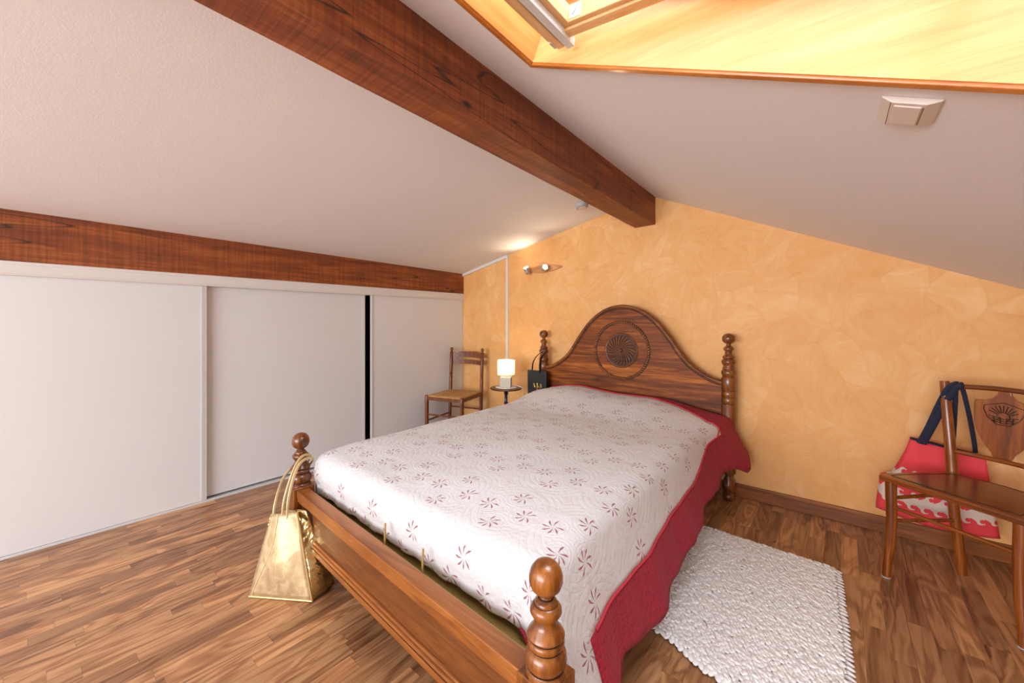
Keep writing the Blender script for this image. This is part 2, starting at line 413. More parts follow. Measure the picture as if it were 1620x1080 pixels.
# ---------------------------------------------------------------- roof window
def zs(x, y, h): return zr(x, y) + h
win = bpy.data.objects.new('window_1', None); C.objects.link(win); win['kind'] = 'structure'
win['label'] = 'open pine pivot roof window in an oak lined opening'
D = .26
def quadbox(mb, pts, dirv):
    A = [mb.bm.verts.new(p) for p in pts]; B = [mb.bm.verts.new(Vector(p) + Vector(dirv)) for p in pts]
    mb.bm.faces.new(A); mb.bm.faces.new(list(reversed(B)))
    for k in range(4): mb.bm.faces.new((A[k], B[k], B[(k + 1) % 4], A[(k + 1) % 4]))
# far and near side boards, upper and lower boards (lining)
nv = Vector((.4477, .036, 1)).normalized()
def P(x, y, h): return Vector((x, y, zr(x, y))) + nv * h
mb = MB(); quadbox(mb, [P(SX0, SY1 - .004, -.004), P(SX1, SY1 - .004, -.004), P(SX1, SY1 - .004, D), P(SX0, SY1 - .004, D)], (0, .02, 0))
mk('lining_board', mb, M_sky_oak, win, smooth=False)
mb = MB(); quadbox(mb, [P(SX0, SY0 + .004, -.004), P(SX1, SY0 + .004, -.004), P(SX1, SY0 + .004, D), P(SX0, SY0 + .004, D)], (0, -.02, 0))
mk('lining_board', mb, M_sky_oak, win, smooth=False)
mb = MB(); quadbox(mb, [P(SX0 + .004, SY0, -.004), P(SX0 + .004, SY1, -.004), P(SX0 + .004, SY1, D), P(SX0 + .004, SY0, D)], (-.02, 0, 0))
mk('lining_board', mb, M_sky_oak_y, win, smooth=False)
mb = MB(); quadbox(mb, [P(SX1 - .004, SY0, -.004), P(SX1 - .004, SY1, -.004), P(SX1 - .004, SY1, D), P(SX1 - .004, SY0, D)], (.02, 0, 0))
mk('lining_board', mb, M_sky_oak_y, win, smooth=False)
# edge moulding round the opening, lying on the ceiling
mb = MB(); e = .022
def strip(x0, y0, x1, y1):
    A = [P(x0, y0, -.012), P(x1, y0, -.012), P(x1, y1, -.012), P(x0, y1, -.012)]; quadbox(mb, A, nv * .03)
strip(SX0 - e, SY1 - .001, SX1 + e, SY1 + e); strip(SX0 - e, SY0 - e, SX1 + e, SY0 + .001)
strip(SX0 - e, SY0, SX0 + .001, SY1); strip(SX1, SY0, SX1 + e, SY1)
mk('edge_moulding', mb, M_sky_trim, win, smooth=False, bevel=.004)
# fixed outer frame
mb = MB(); fr = .045
def bar(x0, y0, x1, y1, h0, h1):
    quadbox(mb, [P(x0, y0, h0), P(x1, y0, h0), P(x1, y1, h0), P(x0, y1, h0)], nv * (h1 - h0))
bar(SX0, SY1 - fr + .015, SX1, SY1 - .001, D - .07, D); bar(SX0, SY0 + .001, SX1, SY0 + fr - .015, D - .07, D)
bar(SX0 + .001, SY0, SX0 + .03, SY1, D - .07, D); bar(SX1 - .03, SY0, SX1, SY1, D - .07, D)
mk('window_frame', mb, M_pine, win, smooth=False, bevel=.003)
# tilted sash, pivoted about the middle
piv = Vector((-.21, 0, 2.035)); sa = math.atan(-.115)
ux = Vector((math.cos(sa), 0, math.sin(sa))); uz = Vector((-math.sin(sa), 0, math.cos(sa)))
def S(a, y, h): return Vector((piv.x, y, piv.z)) + ux * a + uz * h
def sbar(mb, a0, a1, y0, y1, h0, h1):
    quadbox(mb, [S(a0, y0, h0), S(a1, y0, h0), S(a1, y1, h0), S(a0, y1, h0)], uz * (h1 - h0))
ya, yb = SY0 + .055, SY1 - .058
mb = MB()
sbar(mb, -.47, .47, yb - .05, yb, 0, .05); sbar(mb, -.47, .47, ya, ya + .05, 0, .05)
sbar(mb, -.47, .47, yb - .035, yb, -.010, .0); sbar(mb, -.47, .47, ya, ya + .035, -.010, .0)
sash = mk('sash', mb, M_pine, win, smooth=False, bevel=.003)
mb = MB(); sbar(mb, -.52, -.415, ya, yb, 0, .05); sbar(mb, .40, .47, ya, yb, 0, .05); sbar(mb, -.50, -.475, ya, yb + .03, -.012, .0)
mk('sash_rail', mb, M_pine_y, sash, smooth=False, bevel=.003)
mb = MB(); sbar(mb, -.463, -.436, ya + .02, yb + .028, -.022, .004)
mk('control_bar', mb, M_alu, sash, smooth=False, bevel=.002)
mb = MB(); sbar(mb, -.515, -.505, yb, yb + .03, -.005, .012); sbar(mb, -.475, -.46, yb + .004, yb + .03, -.006, .01)
mk('hinge_bracket', mb, M_grey_plastic, sash, smooth=False)
tg = NT('window_glass'); tr = tg.n('ShaderNodeBsdfTransparent'); gl = tg.n('ShaderNodeBsdfGlossy'); gl.inputs['Roughness'].default_value = .02
ms = tg.n('ShaderNodeMixShader'); ms.inputs[0].default_value = .06
tg.t.links.new(tr.outputs[0], ms.inputs[1]); tg.t.links.new(gl.outputs[0], ms.inputs[2]); tg.t.links.new(ms.outputs[0], tg.out.inputs[0])
mb = MB(); sbar(mb, -.43, .43, ya + .04, yb - .04, .030, .036); mk('pane', mb, tg.mat, sash, smooth=False)
mb = MB(); sbar(mb, -.412, -.375, yb - .0515, yb - .050, .008, .044); st = mk('sticker', mb, plain('white_paper_sticker', (.8, .8, .8, 1), .6), sash, smooth=False)
mb = MB(); mb.tube([S(-.402 + .014 * t, yb - .052, .018 + .019 * t ** 2) for t in [0, .25, .5, .75, 1]], .0009, 6)
mk('printed_mark', mb, M_dark, st)

# ================================================================ things on ceiling and wall
# humidity-sensing air inlet on the right slope
t0 = thing('air_inlet', 'cream plastic air inlet box on the sloping white ceiling at right', 'vent', P(.118, 1.262, 0))
def ceilM(x, y, rot=0):
    zz = -nv; xx = Vector((1, 0, -.4477)).normalized(); yy = zz.cross(xx); M = Matrix((xx, yy, zz)).transposed().to_4x4(); M.translation = P(x, y, 0)
    return M @ Matrix.Rotation(rot, 4, 'Z')
Mi = ceilM(.118, 1.262)
mb = MB()
prof = [(-.052, 0), (-.052, .004), (-.030, .014), (.030, .014), (.052, .004), (.052, 0)]
mb.prism(prof, lambda p, t: Mi @ Vector((p[0], -.058 + .116 * t, p[1])))
mk('housing', mb, M_cream_plastic, t0, world=True, bevel=.004, smooth=False)
mb = MB(); mb.box((-.024, -.046, .013), (.024, .046, .0165), Mi); mk('cover_plate', mb, M_cream_plastic, t0, world=True, bevel=.002, smooth=False)
mb = MB(); mb.box((-.0320, -.0585, .0132), (-.0305, .0585, .0142), Mi)
mk('slot', mb, M_brown_line, t0, world=True, smooth=False)
mk('slot', MB().box((.0255, -.044, .0135), (.0275, .044, .0150), Mi), M_brown_line, t0, world=True, smooth=False)

# smoke detector on left slope near the ridge beam
xx = Vector((1, 0, .222)).normalized(); zz = -Vector((-.222, .025, 1)).normalized(); yy = zz.cross(xx)
Ms = Matrix((xx, yy, zz)).transposed().to_4x4(); Ms.translation = Vector((-1.557, 2.744, zl(-1.557, 2.744)))
t0 = thing('smoke_detector', 'small round white detector on left ceiling slope beside ridge beam', 'smoke detector', Ms.translation)
mk('housing', MB().lathe([(.052, -.002), (.052, .012), (.047, .026), (.036, .031), (0.001, .032)], M=Ms, n=32), M_grey_plastic, t0, world=True)
mk('grille_ring', MB().lathe([(.030, .030), (.030, .034), (.018, .035), (.001, .035)], M=Ms, n=24), M_white, t0, world=True)

# two-spot wall light
t0 = thing('wall_light', 'leaf shaped wooden wall light with two lit silver spots above the lamp', 'wall light', (-2.16, YB - .012, 1.69))
pts = []
for k in range(25):
    a = k / 24; pts.append((-.21 + .42 * a, .036 * math.sin(PI * a) ** .8 + .012 * (a - .3)))
for k in range(23, 0, -1):
    a = k / 24; pts.append((-.21 + .42 * a, -.036 * math.sin(PI * a) ** .8 + .012 * (a - .3)))
M_leaf = wood('oak_leaf_plate', srgb(168, 108, 58), srgb(196, 136, 82), srgb(214, 158, 104), 0, .4, 1, .2)
mk('mounting_plate', MB().prism(pts, lambda p, t: (p[0], -.008 - .014 * t + .018, p[1])), M_leaf, t0, bevel=.003, smooth=False)
t_e = NT('lit_bulb'); t_e.b.inputs['Emission Color'].default_value = (1, .86, .66, 1); t_e.b.inputs['Emission Strength'].default_value = 6; t_e.fin((1, .9, .8, 1), .4)
M_bulb = t_e.mat
for sx, dv in ((-.155, Vector((-.12, -.42, .9))), (.055, Vector((.72, -.62, .32)))):
    zz = dv.normalized(); xx = zz.orthogonal().normalized(); yy = zz.cross(xx)
    Mh = Matrix((xx, yy, zz)).transposed().to_4x4(); Mh.translation = Vector((sx, -.055, .002))
    hd = mk('spot_head', MB().lathe([(.016, -.045), (.021, -.04), (.023, -.02), (.0215, -.018), (.0215, -.013), (.025, -.011), (.027, .012), (.025, .018), (.0235, .012), (.001, .008)], M=Mh, n=24), M_silver, t0)
    mk('arm', MB().tube([(sx + .02, -.004, -.004), (sx + .014, -.03, -.002), tuple(Mh @ Vector((0, 0, -.03)))], .006), M_silver, hd)
    mk('bulb', MB().lathe([(.0225, .010), (.024, .018), (.019, .028), (.001, .032)], M=Mh, n=20), M_bulb, hd)
    ld = bpy.data.lights.new('wall_spot', 'SPOT'); ld.energy = 1.8; ld.spot_size = R(125); ld.spot_blend = .8; ld.color = (1, .80, .56); ld.shadow_soft_size = .02
    lo = bpy.data.objects.new('wall_spot', ld); C.objects.link(lo); lo.parent = hd
    lo.location = Mh @ Vector((0, 0, .05)); lo.rotation_euler = zz.to_track_quat('-Z', 'Y').to_euler()

# ================================================================ BED
bed = thing('bed', 'carved dark oak double bed with arched headboard and turned ball posts', 'bed', (-1.31, 1.85, 0))
FOOT_POST = [(.012, .064), (.030, .066), (.040, .090), (.034, .118), (.030, .128), (.0475, .135), (.0475, .14)]
TOP_POST = [(.046, .410), (.0455, .418), (.040, .423), (.039, .426), (.0445, .433), (.0475, .446), (.0455, .459), (.038, .468), (.035, .4705), (.0405, .4745), (.0425, .482), (.040, .4885),
            (.0365, .4905), (.042, .4955), (.0428, .4985), (.039, .506), (.030, .516), (.0258, .526), (.0255, .533), (.031, .539), (.0362, .548), (.0355, .557), (.029, .564), (.026, .5655), (.0255, .571), (.0215, .575), (.016, .578),
            (.0135, .583), (.0145, .587), (.024, .591), (.033, .600), (.0385, .614), (.0385, .628), (.034, .643), (.024, .655), (.012, .6605), (.001, .662)]
def foot_post(x, y, rz):
    M = Matrix.Translation((x, y, 0)) @ Matrix.Rotation(rz, 4, 'Z')
    mb = MB(); mb.box((-.0475, -.0475, .14), (.0475, .0475, .413), M)
    mb.lathe([(.030, .0), (.040, .012), (.042, .035), (.030, .055), (.022, .062), (.030, .075), (.043, .095), (.040, .115), (.028, .130), (.040, .141)], M=M, n=32)
    o = mk('foot_post', mb, M_oak_z, bed, world=True, bevel=.003)
    mk('turned_finial', MB().lathe(TOP_POST, M=M, n=40), M_oak_z, o, world=False).matrix_parent_inverse = Matrix()
    f = o.children[0]; f.location = -bed.location
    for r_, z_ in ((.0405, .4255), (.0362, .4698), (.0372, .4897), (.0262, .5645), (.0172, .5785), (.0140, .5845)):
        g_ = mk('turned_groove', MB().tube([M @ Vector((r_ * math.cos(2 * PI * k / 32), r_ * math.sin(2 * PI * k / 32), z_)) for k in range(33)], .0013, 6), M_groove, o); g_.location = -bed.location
    return o
FL = Vector((-2.015, .842)); FR = Vector((-.514, .745)); fa = math.atan2(FR.y - FL.y, FR.x - FL.x)
foot_post(FL.x, FL.y, fa); foot_post(FR.x, FR.y, fa)

HP = [(.026, 0), (.036, .010), (.0385, .030), (.034, .045), (.024, .052), (.028, .058), (.037, .075), (.040, .095), (.036, .120), (.026, .145), (.020, .165), (.030, .172), (.030, .18), (.0435, .186)]
col = [(.0435, .186), (.0435, .640), (.0405, .644), (.0405, .650), (.0435, .654), (.0435, .684), (.0405, .688), (.0405, .692), (.0435, .696), (.0435, .727), (.0405, .731), (.0405, .735), (.0435, .739), (.0435, .820),
       (.040, .826), (.036, .830), (.041, .838), (.0455, .852), (.0445, .864), (.039, .873), (.034, .876), (.037, .880), (.037, .889), (.034, .894), (.0325, .902), (.039, .913), (.0445, .926), (.0425, .938), (.033, .945),
       (.030, .950), (.037, .955), (.038, .961), (.034, .966), (.025, .976), (.021, .990), (.023, 1.000), (.031, 1.008), (.032, 1.018), (.026, 1.028), (.017, 1.034), (.013, 1.042), (.014, 1.049), (.026, 1.054), (.037, 1.065), (.0408, 1.082), (.0385, 1.098), (.028, 1.111), (.012, 1.118), (.001, 1.119)]
HL = Vector((-2.095, 3.005)); HR_ = Vector((-.581, 2.995))
for p in (HL, HR_):
    hp_ = mk('head_post', MB().lathe(HP + col, c=(p.x, p.y, 0), n=40), M_oak_z, bed, world=True, ang=50)
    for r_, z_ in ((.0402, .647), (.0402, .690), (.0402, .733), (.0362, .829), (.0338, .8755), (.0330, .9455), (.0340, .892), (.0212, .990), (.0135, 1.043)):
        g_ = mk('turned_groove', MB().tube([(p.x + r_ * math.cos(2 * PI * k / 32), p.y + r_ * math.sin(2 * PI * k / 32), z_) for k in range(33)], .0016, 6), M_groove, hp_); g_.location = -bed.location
# headboard with arch
arch = [(-2.060, .795), (-1.99, .815), (-1.92, .852), (-1.85, .905), (-1.79, .975), (-1.74, 1.050), (-1.68, 1.130), (-1.62, 1.200), (-1.55, 1.258), (-1.48, 1.298), (-1.41, 1.320), (-1.338, 1.328)]
arch = arch + [(-2 * 1.338 - x, z) for x, z in reversed(arch[:-1])]
# smooth by Catmull-Rom
def cr(P_, n=5):
    out = []
    for i in range(len(P_) - 1):
        p0 = P_[max(i - 1, 0)]; p1 = P_[i]; p2 = P_[i + 1]; p3 = P_[min(i + 2, len(P_) - 1)]
        for k in range(n):
            t = k / n
            out.append(tuple(.5 * ((2 * b) + (-a + c_) * t + (2 * a - 5 * b + 4 * c_ - d) * t * t + (-a + 3 * b - 3 * c_ + d) * t ** 3) for a, b, c_, d in zip(p0, p1, p2, p3)))
    out.append(tuple(P_[-1])); return out
A2 = cr(arch)
YH = 2.985
mb = MB(); mb.prism([(-2.060, .567)] + A2 + [(-.616, .567)], lambda p, t: (p[0], YH + .030 * t, p[1]))
hb = mk('headboard', mb, M_board, bed, world=True, smooth=False, bevel=.003)
# moulding along the arch: raised bead plus dark groove
def inset(P_, d):
    out = []
    for i, p in enumerate(P_):
        a = Vector(P_[max(i - 1, 0)]); b = Vector(P_[min(i + 1, len(P_) - 1)]); t = (b - a).normalized(); n = Vector((t.y, -t.x))
        out.append((p[0] + n.x * d, p[1] + n.y * d))
    return out
bl = bed.location
def child_of(o, par):
    o.parent = par; return o
def mkb(name, mb, mat, par, **kw):   # part below a bed part: same local space
    kw['world'] = False
    mb.bm.transform(Matrix.Translation(-bl)); return mk(name, mb, mat, par, **kw)
I = inset(A2, .010); mkb('arch_moulding', MB().tube([(x, YH - .001, z) for x, z in I], .0125, 10), M_oak_x, hb)
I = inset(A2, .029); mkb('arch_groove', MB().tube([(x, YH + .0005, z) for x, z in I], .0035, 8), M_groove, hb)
# lower cross rail of the headboard
mk('head_rail', MB().box((-2.06, YH, .30), (-.616, YH + .03, .545)), M_oak_x, bed, world=True, smooth=False, bevel=.003)
# rosette
rc = Vector((-1.340, YH, .970)); RR = .222
ring = [(rc.x + RR * math.cos(2 * PI * k / 64), rc.y + .004, rc.z + RR * math.sin(2 * PI * k / 64)) for k in range(65)]
mkb('rope_bed', MB().tube(ring, .0165, 8, flat=.35, up=(0, 1, 0)), M_groove, hb)
mb = MB()
for k in range(76):
    a = 2 * PI * k / 76; c0 = Vector((rc.x + RR * math.cos(a), rc.y - .008, rc.z + RR * math.sin(a)))
    rad = Vector((math.cos(a), 0, math.sin(a))); tan = Vector((-math.sin(a), 0, math.cos(a)))
    d = (rad * .85 + tan * .75).normalized()
    mb.tube([c0 - d * .0155, c0 - d * .009, c0, c0 + d * .009, c0 + d * .0155], [.002, .0066, .0086, .0066, .002], 6)
rope = mkb('rope_ring', mb, M_oak_x, hb)
def diskM(y): 
    return Matrix.Translation((rc.x, y, rc.z)) @ Matrix.Rotation(R(90), 4, 'X')
mkb('rosette_rim', MB().lathe([(.139, 0), (.139, .004), (.134, .008), (.128, .004), (.001, .003)], M=diskM(rc.y), n=64), M_oak_x, hb)
mkb('rosette_ground', MB().lathe([(.126, .002), (.125, .0045), (.001, .0045)], M=diskM(rc.y), n=48), M_groove, hb)
mb = MB()
for k in range(24):
    a0 = 2 * PI * k / 24; pts = []; rs = []
    for j in range(8):
        t = j / 7; r = .022 + .096 * t; a = a0 - .55 * t ** .8
        pts.append((rc.x + r * math.cos(a), rc.y - .004 - .008 * math.sin(PI * min(1, t * .9)), rc.z + r * math.sin(a))); rs.append(.0018 + .0078 * t if j < 7 else .004)
    mb.tube(pts, rs, 8)
mkb('rosette_petals', mb, M_oak_x, hb)
mkb('rosette_button', MB().lathe([(.016, 0), (.016, .010), (.011, .018), (.008, .022), (.001, .023)], M=diskM(rc.y - .002), n=20), M_oak_x, hb)
# footboard: rails with mouldings and a fine panel
Mf = Matrix.Translation((FL.x, FL.y, 0)) @ Matrix.Rotation(fa, 4, 'Z'); Lf = (FR - FL).length
def fb(y0, y1, z0, z1, mb=None):
    mb = mb or MB(); mb.box((.046, y0, z0), (Lf - .046, y1, z1), Mf); return mb
mb = fb(-.034, .020, .372, .404); o = mk('foot_top_rail', mb, M_oak_rail, bed, world=True, smooth=False, bevel=.004)
mb = fb(-.030, -.010, .352, .372); mb = fb(-.024, -.008, .342, .354, mb); mkb('rail_moulding', mb, M_oak_rail, o, smooth=False, bevel=.003)
mkb('rail_groove', fb(-.0285, -.010, .3705, .3735), M_groove, o, smooth=False)
mk('foot_panel', fb(-.014, .006, .20, .36), M_panel, bed, world=True, smooth=False)
mb = fb(-.028, .014, .172, .212); mb = fb(-.022, .008, .210, .224, mb); o = mk('foot_bottom_rail', mb, M_oak_rail, bed, world=True, smooth=False, bevel=.005)
mkb('rail_groove', fb(-.0292, .0, .199, .202), M_groove, o, smooth=False)
# side rails
for nm, a, b in (('l', Vector((FL.x + .0, FL.y)), HL), ('r', Vector((FR.x - .045, FR.y)), HR_ - Vector((.02, 0)))):
    d = (b - a).normalized(); p = a + d * .045; q = b - d * .04
    mk('side_rail', MB().beam((p.x, p.y, .275), (q.x, q.y, .275), .026, .15), M_panel, bed, world=True, smooth=False, bevel=.003)
# brass coloured base frame inside
mb = MB()
def brz(p, q, w_=.02, h_=.03): mb.beam(p, q, w_, h_)
brz((-1.95, .872, .356), (-.575, .783, .356), .034, .03); brz((-1.95, .93, .340), (-.60, .86, .340), .12, .012)
brz((-1.93, .90, .352), (-2.0, 2.94, .352)); brz((-.60, .82, .352), (-.66, 2.94, .352))
bf = mk('base_frame', mb, M_brass, bed, world=True, smooth=False, bevel=.002)
for u in (.485, .665): 
    x = lerp(-1.93, -.60, u); y = lerp(.872, .783, u)
    mb = MB(); mb.tube([(x, y, .36), (x, y + .004, .462)], .0035, 8); mkb('mattress_stop', mb, M_brass, bf)
# mattress
def rrect(x0, x1, y0, y1, r, n=6):
    out = []
    for cx, cy, a0 in ((x1 - r, y1 - r, 0), (x0 + r, y1 - r, 90), (x0 + r, y0 + r, 180), (x1 - r, y0 + r, 270)):
        for k in range(n + 1):
            a = R(a0 + 90 * k / n); out.append((cx + r * math.cos(a), cy + r * math.sin(a)))
    return out
mt = mk('mattress', MB().prism(rrect(-1.975, -.635, .945, 2.92, .06), lambda p, t: (p[0], p[1], .372 + .150 * t)), plain('cream_ticking', (.62, .56, .48, 1), .8), None, smooth=False, bevel=.02)
tag(mt, 'mattress under the white quilted bedspread', 'mattress')

# ---------------------------------------------------------------- bedspread
def ztop(x, y):
    h = interp([(-2.05, .025), (-1.93, .070), (-1.78, .098), (-1.63, .106), (-1.45, .088), (-1.33, .080), (-1.05, .080), (-.92, .066), (-.82, .048), (-.65, .022), (-.58, .01)], x)
    p = sstep(2.30, 2.78, y)
    z = .562 + p * h + .004 * math.sin(3.1 * x + 1.7 * y) * math.sin(2.3 * y) + .0035 * math.sin(9 * x - 4 * y) * math.sin(7 * y + 2)
    z -= .012 * sstep(1.15, .93, y)
    return z
xl, xr, yh = -2.035, -.590, 2.945
def yf_(x): return lerp(.895, .835, (x + 2.035) / 1.45)
r0 = .075
nx, ny = 44, 60
xs = [xl + r0 + (xr - xl - 2 * r0) * i / nx for i in range(nx + 1)]
def yb(x): return interp([(-2.0, 2.90), (-1.3, 2.885), (-1.03, 2.875), (-.85, 2.82), (-.70, 2.70), (-.60, 2.60)], x)
white = bmesh.new(); red = bmesh.new()
uvw = white.loops.layers.uv.new('cloth'); uvr = red.loops.layers.uv.new('cloth')
def addq(bm_, uvl, cache, keys):
    vs = []
    for key, co, uv in keys:
        if key not in cache: cache[key] = bm_.verts.new(co)
        if cache[key] not in vs: vs.append(cache[key])
    if len(vs) < 3: return
    try: f = bm_.faces.new(vs)
    except ValueError: return
    lut = {cache[k]: uv for k, co, uv in keys}
    for l in f.loops: l[uvl].uv = lut[l.vert]
cw, crd = {}, {}
# top sheet: columns run along y, each column has ny rows mapped so that one row falls on the white/red seam
jb = ny - 7
def top(i, j):
    x = xs[i]; b = yb(x)
    y = lerp(yf_(x) + r0, b, j / jb) if j <= jb else lerp(b, yh, (j - jb) / (ny - jb))
    x += .048 * sstep(2.40, 2.85, y) * sstep(-1.0, -.6, x)
    return Vector((x, y, ztop(x, y)))
for i in range(nx):
    for j in range(ny):
        q = [(('t', a, b), top(a, b), (top(a, b).x, top(a, b).y)) for a, b in ((i, j), (i + 1, j), (i + 1, j + 1), (i, j + 1))]
        if j < jb: addq(white, uvw, cw, q)
        else: addq(red, uvr, crd, q)
# skirt positions round the perimeter: left side (head->foot), corner, foot, corner, right side (foot->head)
per = []
for j in range(ny, 0, -1): per.append((('t', 0, j), Vector((-1, 0)), 'L', 0))
for k in range(0, 9): per.append((('t', 0, 0), Vector((math.cos(R(180 + 90 * k / 8)), math.sin(R(180 + 90 * k / 8)))), 'C1', k / 8))
for i in range(1, nx): per.append((('t', i, 0), Vector((0, -1)), 'F', i / nx))
for k in range(0, 9): per.append((('t', nx, 0), Vector((math.cos(R(270 + 90 * k / 8)), math.sin(R(270 + 90 * k / 8)))), 'C2', k / 8))
for j in range(1, ny + 1): per.append((('t', nx, j), Vector((1, 0)), 'R', 0))
ZI = [(.93, .30), (.99, .335), (1.08, .345), (1.2, .354), (1.35, .356), (1.54, .368), (1.7, .385), (1.88, .399), (2.1, .407), (2.21, .435), (2.42, .493), (2.60, .548)]
ZO = [(.90, .10), (.97, .12), (1.08, .165), (1.14, .198), (1.23, .190), (1.36, .170), (1.47, .188), (1.58, .206), (1.72, .200), (1.8, .230), (1.97, .236), (2.1, .255), (2.2, .283), (2.39, .285), (2.46, .326), (2.64, .326), (2.70, .318), (2.76, .292), (2.80, .272), (2.84, .30), (2.93, .36)]
NA, NB_, NC = 6, 10, 8
def skirt(n_, idx):
    key, nrm, kind, u = n_
    b = top(key[1], key[2]); x0, y0, z0 = b
    pts = []
    if kind == 'R': zi, zo, sl, rr = interp(ZI, y0), interp(ZO, y0), .32, r0
    elif kind == 'L': zi, zo, sl, rr = .34, .26, .10, r0
    elif kind == 'F': zi, zo, sl, rr = .41, .366, -.06, r0
    elif kind == 'C1': zi, zo, sl, rr = .41, lerp(.27, .366, u), lerp(.1, -.06, u), r0
    else: zi, zo, sl, rr = lerp(.41, .22, sstep(.15, .7, u)), lerp(.366, .10, sstep(.15, .7, u)), lerp(-.06, .34, u), r0
    head = 0
    if kind == 'R':
        zi = z0 - .03 if y0 > 2.60 else zi
        head = sstep(2.45, 2.85, y0)
    out = []
    for k in range(NA + NB_ + NC + 1):
        if k <= NA:
            a = (PI / 2) * k / NA * .88
            d = rr * math.sin(a); z = z0 - rr * .72 * (1 - math.cos(a)); arc = rr * a
        else:
            ze = z0 - rr * .72 * (1 - math.cos(PI / 2 * .88)); de = rr * math.sin(PI / 2 * .88)
            if k <= NA + NB_: z = lerp(ze, min(zi, ze - .02), (k - NA) / NB_)
            else: z = lerp(min(zi, ze - .02), zo, (k - NA - NB_) / NC)
            drop = ze - z
            d = de + sl * drop + head * .022 * sstep(0, .2, drop) + .018 * sstep(2.72, 2.8, y0) * sstep(.1, .28, drop)
            s_ = idx * .33
            fold = (.010 * math.sin(s_ * 1.3) + .006 * math.sin(s_ * 3.1 + 1)) * sstep(.05, .3, drop)
            if kind in 'RC2': d += fold * (1 if kind == 'R' else u)
            if kind == 'F' or kind == 'C1':
                d += .010 * math.sin(PI * min(1, drop / .10)) + .003 * math.sin(idx * 1.7) * sstep(0, .05, drop)
                z += .004 * math.sin(idx * .8) * sstep(.04, .1, drop)
            arc = rr * PI / 2 * .88 + drop * math.hypot(1, sl)
        out.append((('s', idx, k) if k else key, Vector((x0 + nrm.x * d, y0 + nrm.y * d, z)), (x0 + nrm.x * arc, y0 + nrm.y * arc)))
    return out
cols = [skirt(p, i) for i, p in enumerate(per)]
for i in range(len(cols) - 1):
    A, B = cols[i], cols[i + 1]; kind = per[i][2]
    yy_ = (A[0][1].y + B[0][1].y) / 2
    for k in range(NA + NB_ + NC):
        isred = k >= NA + NB_ and (kind in ('R',) and yy_ > .985)
        if per[i][0][2] >= jb and per[i + 1][0][2] >= jb and kind in ('R', 'L'): isred = True
        if kind == 'C2' and k >= NA + NB_ + NC - 2: isred = True
        q = [A[k], B[k], B[k + 1], A[k + 1]]
        if isred: addq(red, uvr, crd, q)
        else: addq(white, uvw, cw, q)

